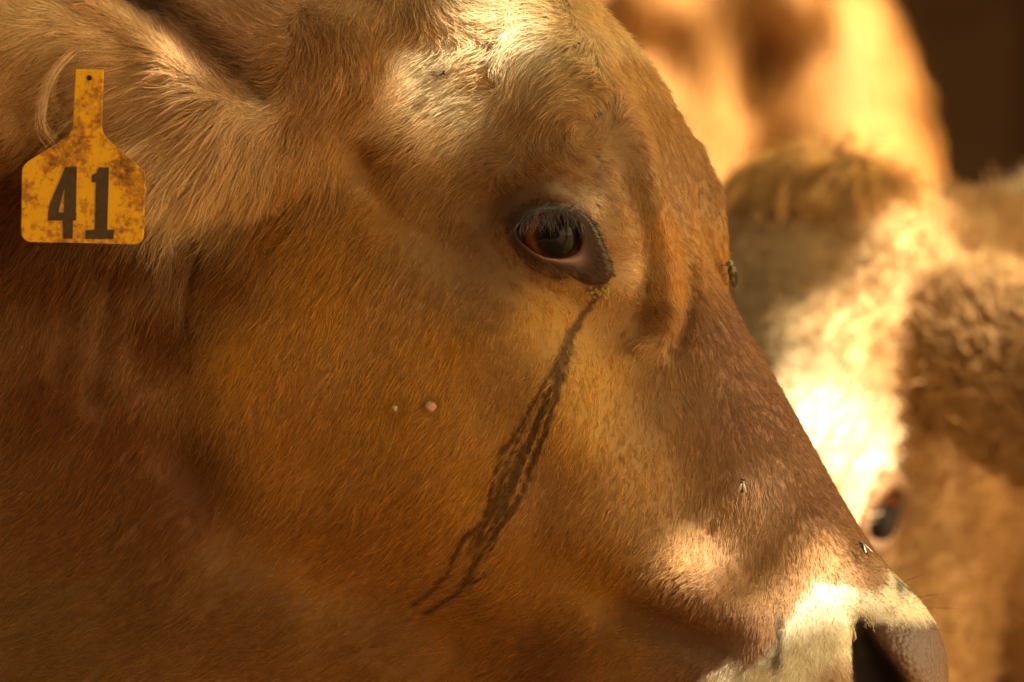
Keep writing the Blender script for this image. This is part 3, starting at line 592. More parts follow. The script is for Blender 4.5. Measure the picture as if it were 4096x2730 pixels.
# ------------------------------------------------------------------ eyes, lids, lashes
def m_eye(g=1.0):
    m, n, l, p = mat_new('eyeball')
    tc = n.new('ShaderNodeTexCoord'); sp = n.new('ShaderNodeSeparateXYZ'); l.new(tc.outputs['Object'], sp.inputs[0])
    def math_(op, a, b=None):
        q = n.new('ShaderNodeMath'); q.operation = op
        for i, x in enumerate((a, b)):
            if x is None: continue
            if isinstance(x, (int, float)): q.inputs[i].default_value = x
            else: l.new(x, q.inputs[i])
        return q.outputs[0]
    x = math_('MULTIPLY', sp.outputs[0], 1.0); y = math_('MULTIPLY', sp.outputs[1], 1.05)
    r = math_('SQRT', math_('ADD', math_('MULTIPLY', x, x), math_('MULTIPLY', y, y)))
    cr = n.new('ShaderNodeValToRGB'); e = cr.color_ramp.elements
    e[0].position = 0.0; e[0].color = (.004, .003, .004, 1)
    e[1].position = .58; e[1].color = (.006, .004, .004, 1)
    for pos, c in ((.64, (.05, .016, .006, 1)), (.72, (.16, .045, .012, 1)), (.82, (.11, .032, .010, 1)), (.90, (.02, .008, .006, 1)), (.97, (.10, .05, .04, 1))):
        k = e.new(pos); k.color = (c[0] * g, c[1] * g, c[2] * g, 1)
    nz = n.new('ShaderNodeTexNoise'); nz.inputs['Scale'].default_value = 9; l.new(tc.outputs['Object'], nz.inputs['Vector'])
    rr = math_('ADD', r, math_('MULTIPLY', math_('SUBTRACT', nz.outputs[0], .5), .06)); l.new(rr, cr.inputs[0])
    l.new(cr.outputs[0], p.inputs['Base Color']); p.inputs['Roughness'].default_value = .25
    p.inputs['Coat Weight'].default_value = .5; p.inputs['Coat Roughness'].default_value = .015; p.inputs['Coat IOR'].default_value = 1.30
    p.inputs['Specular IOR Level'].default_value = .0
    return m
EYEM = m_eye(.75); EYEM_DARK = m_eye(.25)
def uv_sphere(nu=48, nv=32, bulge=.06):
    V, F = [], []
    for j in range(nv + 1):
        ph = math.pi * j / nv
        for i in range(nu):
            th = 2 * math.pi * i / nu; z = math.cos(ph); r = math.sin(ph); k = 1 + bulge * max(0, z - .55) / .45
            V.append((r * math.cos(th), r * math.sin(th), z * k))
    for j in range(nv):
        for i in range(nu): F.append((j * nu + i, (j + 1) * nu + i, (j + 1) * nu + (i + 1) % nu, j * nu + (i + 1) % nu))
    return V, F
def basis_to(z, up=Vector((0, 0, 1))):
    z = z.normalized(); x = up.cross(z).normalized(); y = z.cross(x); return Matrix((x, y, z)).transposed()
def eyeball(name, c, gaze, rad, adopt, mat=None):
    V, F = uv_sphere(); o = mesh_obj(name, V, F, mat or EYEM)
    o.matrix_world = Matrix.Translation(WP(c[0], c[2], c[1])) @ basis_to(gaze).to_4x4() @ Matrix.Scale(rad * K, 4)
    bpy.context.view_layer.update()
    mw = o.matrix_world.copy(); adopt(o); return o
LAT = np.array([MP.R[2][0], MP.R[2][1], -MP.R[2][2]]); FWD = np.array([MP.R[0][0], MP.R[0][1], -MP.R[0][2]])
gz = Vector(LAT * 1.0 + FWD * .12 + np.array((.42, 0, .05))); gzf = Vector(-LAT + FWD * .12)
eye = eyeball('eye', EYE_C, gz, EYE_R, child); eye_far = eyeball('eye', EYE_F, gzf, EYE_R, child)
LID_IN = [(2.066,.925),(2.094,.882),(2.145,.860),(2.21,.852),(2.27,.860),(2.304,.886),(2.316,.93),(2.318,.975),(2.306,1.005),(2.27,1.028),(2.21,1.033),(2.15,1.017),(2.105,.985),(2.075,.955)]
def ring_poly(poly, c, n=72):
    p = np.array(poly) - c; a = np.arctan2(p[:, 1], p[:, 0]); r = np.hypot(p[:, 0], p[:, 1]); o = np.argsort(a); a, r = a[o], r[o]
    a = np.concatenate([a - 2 * np.pi, a, a + 2 * np.pi]); r = np.tile(r, 3)
    th = np.linspace(-np.pi, np.pi, n, endpoint=False); rr = np.interp(th, a, r)
    for _ in range(2): rr = (np.roll(rr, 1) + rr * 2 + np.roll(rr, -1)) / 4
    return th, rr
def lids(mir, adopt):
    c = np.array(EYE_UV); th, ri = ring_poly(LID_IN, c); _, ro = ring_poly(LID_OUT, c); n = len(th)
    T = [0, 0.001, .06, .14, .24, .36, .5, .64, .78, .9, 1.0, 1.12]; V, C = [], []
    wo = np.array([first_hit(main_sdf0, c[0] + ro[i] * 1.03 * math.cos(th[i]), c[1] + ro[i] * 1.03 * math.sin(th[i])) for i in range(n)])
    wo = (np.roll(wo, 1) + wo + np.roll(wo, -1)) / 3
    G = [(ri + (ro - ri) * t) for t in T]
    SURF = hits(main_sdf0, np.concatenate([c[0] + g * np.cos(th) for g in G]), np.concatenate([c[1] + g * np.sin(th) for g in G])).reshape(len(T), n)
    for k, t in enumerate(T):
        for i in range(n):
            rr = ri[i] + (ro[i] - ri[i]) * t; ue, ve = c[0] + rr * math.cos(th[i]), c[1] + rr * math.sin(th[i])
            rin = min(ri[i], EYE_R * .985); wi = EYE_W - math.sqrt(EYE_R ** 2 - rin ** 2) - .002
            upper = max(0, -math.sin(th[i]))
            w = wi + (wo[i] + .012 - wi) * (t ** 1.0)
            sq = min(1, t / .10) ** .5
            w -= (.030 + .022 * upper) * sq * (1 - t) + .016 * math.sin(math.pi * min(1, t * 1.0)) * (1 if t > 0 else 0)
            w -= .006 * math.sin(2 * math.pi * t * 2.2 + .6 * math.sin(3 * th[i])) * (1 - upper) * (t > .2) * (t < 1)    # creases in the lower lid
            if k == 0: w += .09
            ok = t >= .3
            if ok: w = min(w, SURF[k, i] - .014) if t < .85 else SURF[k, i] + (.002 if t < .95 else .016 if t < 1.05 else .04)
            p = np.array([ue, w, ve])
            if mir: p = mirror_uwv(p)
            V.append(tuple(W3(p[0], p[2], p[1])))
            lower = max(0, math.sin(th[i])); pink = lower * math.exp(-((t - .12) / .16) ** 2)
            base = np.array((.020, .011, .009)) * (1 + 1.6 * t)
            base = base * (1 - .75 * pink) + np.array((.24, .12, .11)) * .75 * pink
            C.append(base)
    F = []
    for k in range(len(T) - 1):
        for i in range(n):
            a, b = k * n + i, k * n + (i + 1) % n; q = (a, b, b + n, a + n); F.append(q if mir else q[::-1])
    m, nn, l, p = mat_new('lid_skin'); at = nn.new('ShaderNodeAttribute'); at.attribute_name = 'skin_color'; l.new(at.outputs['Color'], p.inputs['Base Color'])
    p.inputs['Roughness'].default_value = .30
    nz = nn.new('ShaderNodeTexNoise'); nz.inputs['Scale'].default_value = 900; bp = nn.new('ShaderNodeBump'); bp.inputs['Strength'].default_value = .35; bp.inputs['Distance'].default_value = .0006
    tc = nn.new('ShaderNodeTexCoord'); l.new(tc.outputs['Object'], nz.inputs['Vector']); l.new(nz.outputs[0], bp.inputs['Height']); l.new(bp.outputs[0], p.inputs['Normal'])
    o = mesh_obj('eyelid', V, F, m); a = o.data.attributes.new('skin_color', 'FLOAT_COLOR', 'POINT')
    a.data.foreach_set('color', np.concatenate([np.array(C), np.ones((len(C), 1))], 1).astype(np.float32).ravel())
    adopt(o); return o, th, ri
lid, th_, ri_ = lids(False, child); lid_far, _, _ = lids(True, child)
def lid_hair():
    co, no, Q = mesh_arrays(lid.data); nm = no * (-1 if (no[:, 1] > 0).mean() > .5 else 1)
    n = 5200; p, nn = scatter(co, nm, Q, n, lambda c, q: np.ones(len(c)))
    u = p[:, 0] / K + 2.048; v = 1.365 - (p[:, 2] - CAM_H) / K; du, dv = u - EYE_UV[0], v - EYE_UV[1]; th = np.arctan2(dv, du)
    t = (np.hypot(du, dv) - np.interp(th, th_, ri_)) / (np.interp(th, *ring_poly(LID_OUT, np.array(EYE_UV))) - np.interp(th, th_, ri_))
    ok = t > .22 + .2 * rng.random(n); p, nn, u, v, du, dv, t, th = [x[ok] for x in (p, nn, u, v, du, dv, t, th)]; n = len(p)
    g = np.stack([du * .8 + .05, np.zeros(n), -dv * .8 + .01], 1); d = unit(unit(g - nn * np.sum(g * nn, 1)[:, None]) + rng.normal(0, .25, (n, 3)))
    P = grow(p, nn, d, K * .034 * rng.uniform(.6, 1.3, n), np.full(n, .3), 5)
    dark = np.array((.060, .030, .018)); tan = coat_colour(u, v, np.zeros(n, bool), False); m = np.clip(t * 1.25 - .45 - .5 * ((du > .09) & (dv > -.06)), 0, 1)[:, None]; C = dark * (1 - m) + tan * m
    pale = (np.exp(-((u - 2.30) / .07) ** 2 - ((v - .825) / .035) ** 2) * .9)[:, None]; C = C * (1 - pale) + np.array((.55, .45, .40)) * pale
    child(curves_obj('lid_hair', P, .00015 * np.array([1, 1, .9, .7, .2])[None, :], C * np.exp(rng.normal(0, .2, n))[:, None], None))
lid_hair()
# lashes hang from the upper lid
def lashes():
    P, C = [], []
    for k in range(150):
        t = rng.uniform(0, 1); uu = 2.085 + t * .25; i = np.argmin(np.abs(np.interp(uu, [0, 1], [0, 1]) - uu))
        a = -math.pi + (1 - t) * 0 ; vv = np.interp(uu, [2.07, 2.10, 2.15, 2.21, 2.27, 2.315, 2.34], [.912, .874, .852, .845, .852, .880, .92]) - rng.uniform(.0, .02)
        w0 = EYE_W - EYE_R - .022 + .25 * abs(uu - 2.2) ** 1.5
        L = rng.uniform(.04, .14) * (1 - .5 * abs(t - .5)); pts = []
        lean = rng.normal(0, .16) + (t - .5) * .12
        for j in range(6):
            s = j / 5; pts.append(W3(uu + lean * L * 2 * s, vv + L * s * (1 - .12 * s), w0 - .035 * math.sin(s * 1.6) - .004))
        P.append(pts); C.append(np.array((.11, .09, .09)) * rng.uniform(.4, 1.6))
    child(curves_obj('eyelashes', np.array(P), 0.00011 * np.array([1, 1, .9, .8, .6, .2])[None, :], np.array(C), None))
lashes()
# short hairs on the lids and long whiskers on the muzzle
def whiskers():
    P, C = [], []
    spots = [(3.62,2.34,.7,-.35,.12),(3.66,2.40,.8,-.2,.13),(3.70,2.44,.9,-.05,.16),(3.64,2.42,.85,-.35,.11),(3.72,2.47,.95,-.1,.14),(3.56,2.44,.7,-.5,.10),(3.69,2.36,.8,-.3,.09),(3.60,2.40,.6,-.5,.1),(3.73,2.52,.95,.1,.10),(3.5,2.42,.4,-.6,.07),(3.3,2.5,-.2,.6,.1),(3.2,2.6,-.3,.6,.1)]
    for u0, v0, du, dv, L in spots:
        w0 = first_hit(main_sdf, u0, v0); pts = []
        for j in range(6):
            s = j / 5; pts.append(W3(u0 + du * L * s, v0 + dv * L * s + .04 * L * s * s, w0 - .06 * s * L / .1))
        P.append(pts); C.append((.18, .09, .05) if rng.random() < .6 else (.6, .45, .25))
    child(curves_obj('whiskers', np.array(P), .00012 * np.array([1, 1, .9, .8, .6, .3])[None, :], np.array(C), None))
whiskers()
def blob(name, cu, cv, r, colr, lump=.2, rough=.6, depth=0.0, n=(24, 16), squash=.6):
    V, F = uv_sphere(n[0], n[1], 0); V = np.array(V)
    f = 1 + lump * (np.sin(V[:, 0] * 5 + cu * 90) * np.sin(V[:, 1] * 6 + cv * 70) + .6 * np.sin(V[:, 2] * 9 + V[:, 0] * 8))
    V = V * f[:, None]; w0 = first_hit(main_sdf, cu, cv) + depth
    P = W3(cu + V[:, 0] * r[0], cv + V[:, 1] * r[1], w0 + V[:, 2] * squash * min(r))
    o = mesh_obj(name, P, [q[::-1] for q in F], mat_noise(name, [c * .7 for c in colr], colr, 400, rough, .3)); child(o); return o
blob('wart', 1.722, 1.628, (.023, .021), (.46, .27, .19), .07, depth=-.022, squash=1.0)
blob('wart', 1.580, 1.635, (.009, .012), (.42, .40, .34), .07, depth=-.034)
for k in range(14):
    blob('eye_discharge', 2.395 + rng.normal(0, .026), 1.168 + rng.normal(0, .009), (rng.uniform(.006, .012),) * 2, (.30, .22, .05), .35, .35, depth=-.025, n=(10, 7), squash=.9)

# ------------------------------------------------------------------ ground, added shed and light-blocking buildings, tree
GV, GF = [], []; gn = 81; gx = np.sign(np.linspace(-1, 1, gn)) * np.abs(np.linspace(-1, 1, gn)) ** 2.2 * 150
for j in range(gn):
    for i in range(gn):
        x, y = gx[i], gx[j]; d = math.hypot(x, y)
        GV.append((x, y, .02 * math.sin(x * 1.7 + y) * math.sin(y * 1.3) * min(1, d / 3) - .012 + (.4 * math.sin(x * .05) * math.sin(y * .06) if d > 12 else 0)))
for j in range(gn - 1):
    for i in range(gn - 1): a = j * gn + i; GF.append((a, a + 1, a + gn + 1, a + gn))
tag(mesh_obj('ground', GV, GF, mat_noise('dry_dirt', (.30, .19, .10), (.42, .28, .16), 3.0, .95, .6, .1)), kind='structure')
def box(name, c, s, mat, parent=None, rot=0.0):
    x, y, z = [q / 2 for q in s]; V = [(i * x, j * y, k * z) for i in (-1, 1) for j in (-1, 1) for k in (-1, 1)]
    F = [(0, 1, 3, 2), (4, 6, 7, 5), (0, 4, 5, 1), (2, 3, 7, 6), (0, 2, 6, 4), (1, 5, 7, 3)]
    o = mesh_obj(name, V, F, mat, parent, False); o.location = c; o.rotation_euler = (0, rot, 0); return o
WOOD = mat_noise('weathered_boards', (.048, .027, .014), (.085, .050, .028), 6, .9, .4, .1)
ROOFM = mat_noise('rusty_sheet', (.14, .08, .05), (.22, .15, .11), 3, .6, .2, .4)
shed = tag(empty('backdrop_shed', (2.0, 7.0, 0)), 'invented wooden shed supplying the dark area far behind the cattle, top right', 'shed')  # shed invented to supply a dark background, roofed to keep it dim
for i in range(44):
    b = box('board', (-5.6 + i * .255, .012 * (i % 3), 1.3), (.245, .03, 2.6), WOOD, shed)
box('back_panel', (0.05, .06, 1.3), (11.3, .02, 2.6), WOOD, shed)
for i in range(5):
    box('post', (-5.7 + i * 2.8, -3.2, 1.25), (.16, .16, 2.5), WOOD, shed)
box('beam', (0, -3.2, 2.58), (11.6, .14, .16), WOOD, shed)
RV, RF = [], []; nr = 120
for j in (0, 1):
    for i in range(nr):
        x = -6 + 12 * i / (nr - 1); RV.append((x, -3.9 if j == 0 else .3, (2.72 if j == 0 else 3.15) + .02 * math.sin(i * 1.57)))
for i in range(nr - 1): RF.append((i, i + 1, nr + i + 1, nr + i))
roof = mesh_obj('roof', RV, RF, ROOFM, shed)
sm = roof.modifiers.new('t', 'SOLIDIFY'); sm.thickness = .01

# unseen building added on the left: wall and eaves block the sky there
added_barn = tag(empty('added_barn', (-3.3, -.5, 0)), 'unseen dark board building added on the left to block sky light', 'added_barn')
for i in range(48): box('board', (.010 * (i % 2), -6.6 + i * .28, 2.0), (.03, .272, 4.0), WOOD, added_barn)
box('gable', (-2.4, -6.75, 2.0), (4.8, .05, 4.0), WOOD, added_barn); box('gable', (-2.4, 6.75, 2.0), (4.8, .05, 4.0), WOOD, added_barn); box('back_wall', (-4.85, 0, 2.0), (.05, 13.5, 4.0), WOOD, added_barn)
box('roof', (-.55, 0, 4.33), (3.3, 14.2, .05), ROOFM, added_barn, math.radians(18)); box('roof', (-3.6, 0, 4.33), (3.3, 14.2, .05), ROOFM, added_barn, math.radians(-18))

wing = tag(empty('added_barn', (-1.2, -7.0, 0)), 'unseen dark board building added behind the camera to block front sky light', 'added_barn')  # added behind the camera to cut frontal sky light
for i in range(34): box('board', (-4.6 + i * .28, .010 * (i % 2), 2.1), (.272, .03, 4.2), WOOD, wing)
box('side_wall', (-4.75, -2.4, 2.1), (.05, 4.7, 4.2), WOOD, wing); box('side_wall', (4.8, -2.4, 2.1), (.05, 4.7, 4.2), WOOD, wing); box('back_wall', (0, -4.85, 2.1), (9.5, .05, 4.2), WOOD, wing)
box('roof', (0, -2.4, 4.3), (10.2, 5.6, .06), ROOFM, wing)

# shade tree: unseen crown shaped to shade the herd and place the sun patches
LEAF, ln, ll, lp = mat_new('leaf'); lp.inputs['Base Color'].default_value = (.07, .10, .025, 1); lp.inputs['Roughness'].default_value = .5
BARK = mat_noise('bark', (.08, .05, .03), (.16, .11, .07), 14, .9, .8, .1)
tree = tag(empty('shade_tree', (3.4, -2.6, 0)), 'broad leafy tree out of view, crown shaped to shade the cattle', 'tree')
def tube(pts, rads, seg=10):
    V, F = [], []
    for k, (p, r) in enumerate(zip(pts, rads)):
        p = Vector(p); a = Vector(pts[min(k + 1, len(pts) - 1)]) - Vector(pts[max(k - 1, 0)]); B = basis_to(a, Vector((.13, 1, .2)))
        for i in range(seg):
            t = 2 * math.pi * i / seg; V.append(tuple(p + B @ Vector((math.cos(t) * r, math.sin(t) * r, 0))))
    for k in range(len(pts) - 1):
        for i in range(seg): F.append((k * seg + i, k * seg + (i + 1) % seg, (k + 1) * seg + (i + 1) % seg, (k + 1) * seg + i))
    F.append(tuple(range(seg))[::-1]); F.append(tuple((len(pts) - 1) * seg + i for i in range(seg))); return V, F
V, F = tube([(0, 0, -.1), (.02, .03, .6), (-.06, .05, 1.5), (-.15, .2, 2.4), (-.4, .5, 3.4), (-.6, .8, 4.6)], [.30, .23, .19, .16, .11, .05])
mesh_obj('trunk', V, F, BARK, tree)
for a, b in (((-.1, .15, 2.2), (-1.6, 1.9, 3.6)), ((-.15, .2, 2.4), (-1.9, .3, 3.4)), ((-.3, .4, 3.0), (-1.3, 3.4, 4.2)), ((-.2, .3, 2.7), (.9, 1.2, 3.9)), ((-.1, .1, 2.3), (-.6, -1.3, 3.5))):
    a, b = Vector(a), Vector(b); mid = a.lerp(b, .5) + Vector((0, 0, .15)); V, F = tube([a, mid, b], [.08, .055, .02], 8); mesh_obj('limb', V, F, BARK, tree)
TS = np.array(TO_SUN)
def sun_offset(P, q):
    """distance of points P from the ray that runs from q to the sun"""
    d = P - np.array(q); t = d @ TS; return np.linalg.norm(d - t[:, None] * TS, axis=1)
def leaves():
    rng = np.random.default_rng(23)
    N = 40000; c0 = np.array((0, .1, 1.0)) + TS * 3.3
    cl = np.concatenate([rng.normal(0, 1, (260, 3)) * np.array((1.15, 1.5, .38)) + c0 + np.array((0.1, .3, 0)),
                         rng.normal(0, 1, (130, 3)) * np.array((.75, .5, .30)) + np.array((-.15, -.10, 1.0)) + TS * 3.3,
                         np.stack([rng.uniform(-3.6, .9, 420), rng.uniform(-5.0, 1.6, 420), rng.normal(0, .25, 420)], 1) + TS * 4.6,
                         rng.normal(0, .11, (50, 3)) + W3(1.40, .82, -.5) + TS * 3.2])  # extra leaves added to block a stray sun spot
    P = cl[rng.integers(0, len(cl), N)] + rng.normal(0, .16, (N, 3))
    keep = np.ones(N, bool)
    a = unit(rng.normal(0, 1, (N, 3)) + np.array((0, 0, -.5))); nrm = unit(rng.normal(0, .6, (N, 3)) + TS * .8 + np.array((0, 0, .5))); b = unit(np.cross(nrm, a)); n2 = np.cross(a, b)
    L = rng.uniform(.07, .12, N)[:, None]; Wd = L * .30
    for q, r in SUN_GAPS:
        for t in (0, .5, 1): keep &= sun_offset(P + a * L * t, q) > r + .012
    P, a, b, n2, L, Wd = [x[keep] for x in (P, a, b, n2, L, Wd)]; N = len(P)
    v = np.stack([P, P + a * L * .45 + b * Wd + n2 * L * .08, P + a * L, P + a * L * .45 - b * Wd + n2 * L * .08, P + a * L * .5 - n2 * L * .03], 1).reshape(-1, 3)
    v -= np.array(tree.location); i = np.arange(N)[:, None] * 5
    f = np.concatenate([i + np.array([0, 4, 1]), i + np.array([4, 2, 1]), i + np.array([0, 3, 4]), i + np.array([4, 3, 2])])
    mesh_obj('crown', v, f, LEAF, tree, False)
def true_uv(pu, pv, Y):
    """metres of a picture point at depth Y"""
    s = (CAM_D + Y - FOCUS_Y) / CAM_D; return ((pu - 2.048) * K * s, Y, CAM_H + (1.365 - pv) * K * s)
SUN_GAPS = [(true_uv(a, b, Y), r) for a, b, Y, r in (  # leaves are cleared along these rays to aim the sun patches
    (3.38, 1.50, .72, .046), (3.56, 1.58, .70, .058), (3.50, 1.74, .69, .048), (3.42, 1.88, .68, .014), (3.60, .70, .9, .028), (3.42, .70, .95, .022), (3.82, 1.08, .8, .040), (3.95, 1.26, .8, .040), (4.02, .6, 1.7, .16), (4.2, .65, 1.9, .2),
    (3.15, .50, 3.3, .07), (3.55, .48, 3.3, .09), (2.70, .45, 3.3, .08), (2.95, 1.0, 3.3, .08))]
for a, b, r in ((.66, .22, .018), (.80, .38, .012), (.93, .46, .010), (1.74, .24, .034), (1.84, .37, .022), (2.10, .12, .022), (3.24, 2.41, .026), (3.36, 2.38, .015), (2.66, 2.23, .010), (2.75, 2.29, .011), (2.84, 2.34, .009), (3.02, 2.06, .012), (3.58, 2.52, .005), (2.36, 1.62, .005), (2.42, 1.7, .005)):
    SUN_GAPS.append((tuple(W3(a, b, first_hit(main_sdf0, a, b))), r * .72))
leaves()

# ------------------------------------------------------------------ the two cows behind
def plain_coat(me, name, colfn, mat):
    co, no, Q = mesh_arrays(me); c = colfn(co)
    a = me.attributes.new('skin_color', 'FLOAT_COLOR', 'POINT'); a.data.foreach_set('color', np.concatenate([c, np.ones((len(c), 1))], 1).astype(np.float32).ravel())
    b = me.attributes.new('bare', 'FLOAT', 'POINT'); b.data.foreach_set('value', np.zeros(len(c), np.float32)); me.materials.append(mat)
R2 = np.array([[-.345, -.394, .852], [-.425, -.744, -.516], [.837, -.54, .089]])
R2[0] /= np.linalg.norm(R2[0]); R2[1] -= R2[0] * R2[0].dot(R2[1]); R2[1] /= np.linalg.norm(R2[1]); R2[2] = np.cross(R2[0], R2[1])
P2 = Pose((3.15, 5.4, 2.13), R2, 1.2)
def loc2(s, h, l): return tuple(float(x) for x in P2.world(np.array(s), np.array(h), np.array(l)))
E2A = np.array(loc2(-.95, .0, .50)); E2B = np.array(loc2(-.55, -.28, 1.62)); E2Am = np.array(loc2(-.95, .0, -.50)); E2Bm = np.array(loc2(-1.35, -1.0, -.95))
E2L = loc2(0.0, 0.0, .565); E2R = loc2(0.0, 0.0, -.565)
def cow2_sdf(u, w, v):
    s, h, l = P2.local(u, w, v); d = head_sdf(s, h, l) * P2.k
    d = smin(d, ear_sdf(u, w, v, E2A, E2B, 0, 1, .44, .17), .15); d = smin(d, ear_sdf(u, w, v, E2Am, E2Bm, 0, 1, .44, .17), .15)
    b = cone(u, w, v, loc2(-.85, -.25, 0), (5.6, 8.2, 1.9), .75, 1.35, (.75, .75, 1)); b = smin(b, cone(u, w, v, (5.6, 8.2, 1.9), (7.6, 11, 2.0), 1.4, 2.0), .6)
    b = smin(b, cone(u, w, v, (7.2, 10.4, 2.2), (13.0, 17, 2.3), 2.15, 2.3), 1.0)
    for x, y in ((6.6, 10.9), (8.4, 9.7), (12.2, 17.2), (13.8, 15.8)):
        b = smin(b, cone(u, w, v, (x, y, 3.5), (x, y, 5.8), .8, .36), .5); b = smin(b, cone(u, w, v, (x, y, 5.8), (x + .1, y, 7.95), .33, .3), .2)
    d = smin(d, b, .3)
    for c in (E2L, E2R): d = smax(d, -(np.sqrt((u - c[0]) ** 2 + (w - c[1]) ** 2 + (v - c[2]) ** 2) - .205), .05)
    return d
me2 = sdf_mesh('body', cow2_sdf, axis([(0.5, 6.5, .045), (6.5, 16.5, .2)]), axis([(2.2, 8.2, .05), (8.2, 20.5, .25)]), axis([(-.8, 4.6, .045), (4.6, 8.4, .12)]), 2)
def col2(u, v, far): pass
def colour2(co):
    u = co[:, 0] / K + 2.048; w = co[:, 1] / K; v = 1.365 - (co[:, 2] - CAM_H) / K
    s, h, l = P2.local(u, w, v); a = np.abs(l)
    c = np.tile(np.array((.37, .225, .10)), (len(u), 1))
    def mixc(c, m, k): m = np.clip(m, 0, 1)[:, None]; return c * (1 - m) + np.array(k) * m
    c = mixc(c, np.exp(-(a / .42) ** 4 - ((s + .3) / .75) ** 4) * (h > .1), (.28, .20, .11))                 # grey-brown forehead
    c = mixc(c, np.exp(-((s + .08) / .32) ** 4 - ((a - .52) / .24) ** 4) * (h > -.1) * .9, (.76, .65, .46))      # brow patch painted pale, sunlight put into the colour
    c = mixc(c, np.exp(-((s - .02) / .26) ** 2 - ((a - .62) / .2) ** 2 - ((h + .04) / .2) ** 2), (.12, .07, .045))
    c = mixc(c, np.exp(-((s - .45) / .3) ** 2 - ((h + .2) / .3) ** 2) * (a > .3) * .8, (.22, .125, .06))
    c = mixc(c, (w - 7.5) / 2, (.33, .19, .08)); c = mixc(c, np.clip((1.1 - v) * 2, 0, 1) * (w > 7), (.52, .42, .29)); c = mixc(c, np.clip((s + 1.2) * -4, 0, 1) * (h > .1) * (w < 7.5), (.42, .24, .085))  # along the top of the back, sunlight is put into the colour
    return c * np.exp(.12 * vnoise(s + 3, h + 3, 5, 2))[:, None]
cow2 = tag(empty('cow', (1.2, 1.9, 0)), 'blurred tan cow behind, face turned our way in dappled sun, eye above the near nose', 'cow', 'cattle standing in the shade')
def child2(o): o.parent = cow2; o.matrix_parent_inverse = Matrix.Translation(-Vector(cow2.location)); return o
plain_coat(me2, 'coat', lambda co: colour2(co), SKIN)
b2 = bpy.data.objects.new('body', me2); col.objects.link(b2); child2(b2)
def dir2(co):
    u = co[:, 0] / K + 2.048; w = co[:, 1] / K; v = 1.365 - (co[:, 2] - CAM_H) / K
    return u, w, v, P2.local(u, w, v)
def fur2():
    co, no, Q = mesh_arrays(me2)
    def wf(c, nm):
        u, w, v, (s, h, l) = dir2(c); a = np.abs(l); return np.where(nm[:, 1] < .4, 1, .1) * np.where(((s < -1.2) & (h > -.1) & (l > -.25) & (l < .22) & (w < 7.5)) | ((ear_sdf(u, w, v, E2A, E2B, 0, 1, .44, .17) < .05) & (a > .6)), 1, np.where((w < 8) & (v < 4) & (np.hypot(np.hypot(u - E2L[0], w - E2L[1]), v - E2L[2]) > .34), .25, .01))
    n = 24000; p, nn = scatter(co, no, Q, n, wf); u, w, v, (s, h, l) = dir2(p); a = np.abs(l)
    f = np.stack([np.full(n, .9), np.full(n, .1), np.where(s < -1, l * .15, l * .5)], 1)
    g = f @ P2.R; g = np.stack([g[:, 0], g[:, 1], -g[:, 2]], 1)
    isear = ear_sdf(u, w, v, E2A, E2B, 0, 1, .44, .17) < .05; ge = np.array((.55, -.1, -.85)); g = np.where(isear[:, None], ge, g)
    g = np.where((w > 7)[:, None], np.array((.7, .5, -.5)), g)
    d = unit(g - nn * np.sum(g * nn, 1)[:, None] + rng.normal(0, .22, (n, 3)))
    tuft = (s < -1.25) & (h > -.1) & (l > -.25) & (l < .22) & (w < 7.5)
    L = np.where(tuft, .30, np.where(isear, .07, .020)) * K * rng.uniform(.7, 1.2, n)
    lift = np.where(tuft, .30, .05)
    par = grow(p, nn, d, L, lift, 6, np.where(tuft, 1.0, .5)); per = 9; ii = np.repeat(np.arange(n), per); N = n * per
    P = par[ii] + (rng.normal(0, 1, (N, 3)) * np.where(tuft, .0035, .008)[ii][:, None])[:, None, :] * (1 - .5 * np.linspace(0, 1, 6))[None, :, None]
    P += (rng.normal(0, 1, (N, 3)) * np.where(tuft, .003, .0008)[ii][:, None])[:, None, :] * (np.linspace(0, 1, 6) ** 2)[None, :, None]
    c = colour2(p); c = np.where(tuft[:, None], np.array((.48, .28, .095)), c)
    C = c[ii] * np.exp(rng.normal(0, .1, N) + (rng.normal(0, .35, n) * tuft)[ii])[:, None]
    child2(curves_obj('fur', P, 0.0005 * np.array([1, 1, .9, .8, .6, .2])[None, :], np.clip(C, .01, .9), None))
fur2()
def eye2(c, sgn):
    LA = np.array([R2[2][0], R2[2][1], -R2[2][2]]) * sgn; FA = np.array([R2[0][0], R2[0][1], -R2[0][2]])
    eyeball('eye', c, Vector(LA + FA * .45), .20, child2, EYEM_DARK)
    # upper and lower lid as thick rolled rims
    ax = basis_to(Vector(LA)); fx = (Vector(FA) - ax.col[2] * Vector(FA).dot(ax.col[2])).normalized(); hx = ax.col[2].cross(fx); HA = Vector((R2[1][0], R2[1][1], -R2[1][2])); sg = 1 if hx.dot(HA) > 0 else -1; fx, hx = fx * .87 + hx * .49 * sg, hx * .87 - fx * .49 * sg
    pts = []
    for k in range(25):
        t = 2 * math.pi * k / 24; q = Vector((0, 0, 0)) + WP(c[0], c[2], c[1]) + (fx * math.cos(t) * .215 + hx * math.sin(t) * .135 + ax.col[2] * .125) * K; pts.append(q)
    V, F = tube(pts, [.055 * K] * 25, 8); child2(mesh_obj('eyelid', V, F, mat_noise('lid2', (.10, .055, .03), (.18, .10, .05), 40, .8, 0, .1)))
eye2(E2L, 1); eye2(E2R, -1)

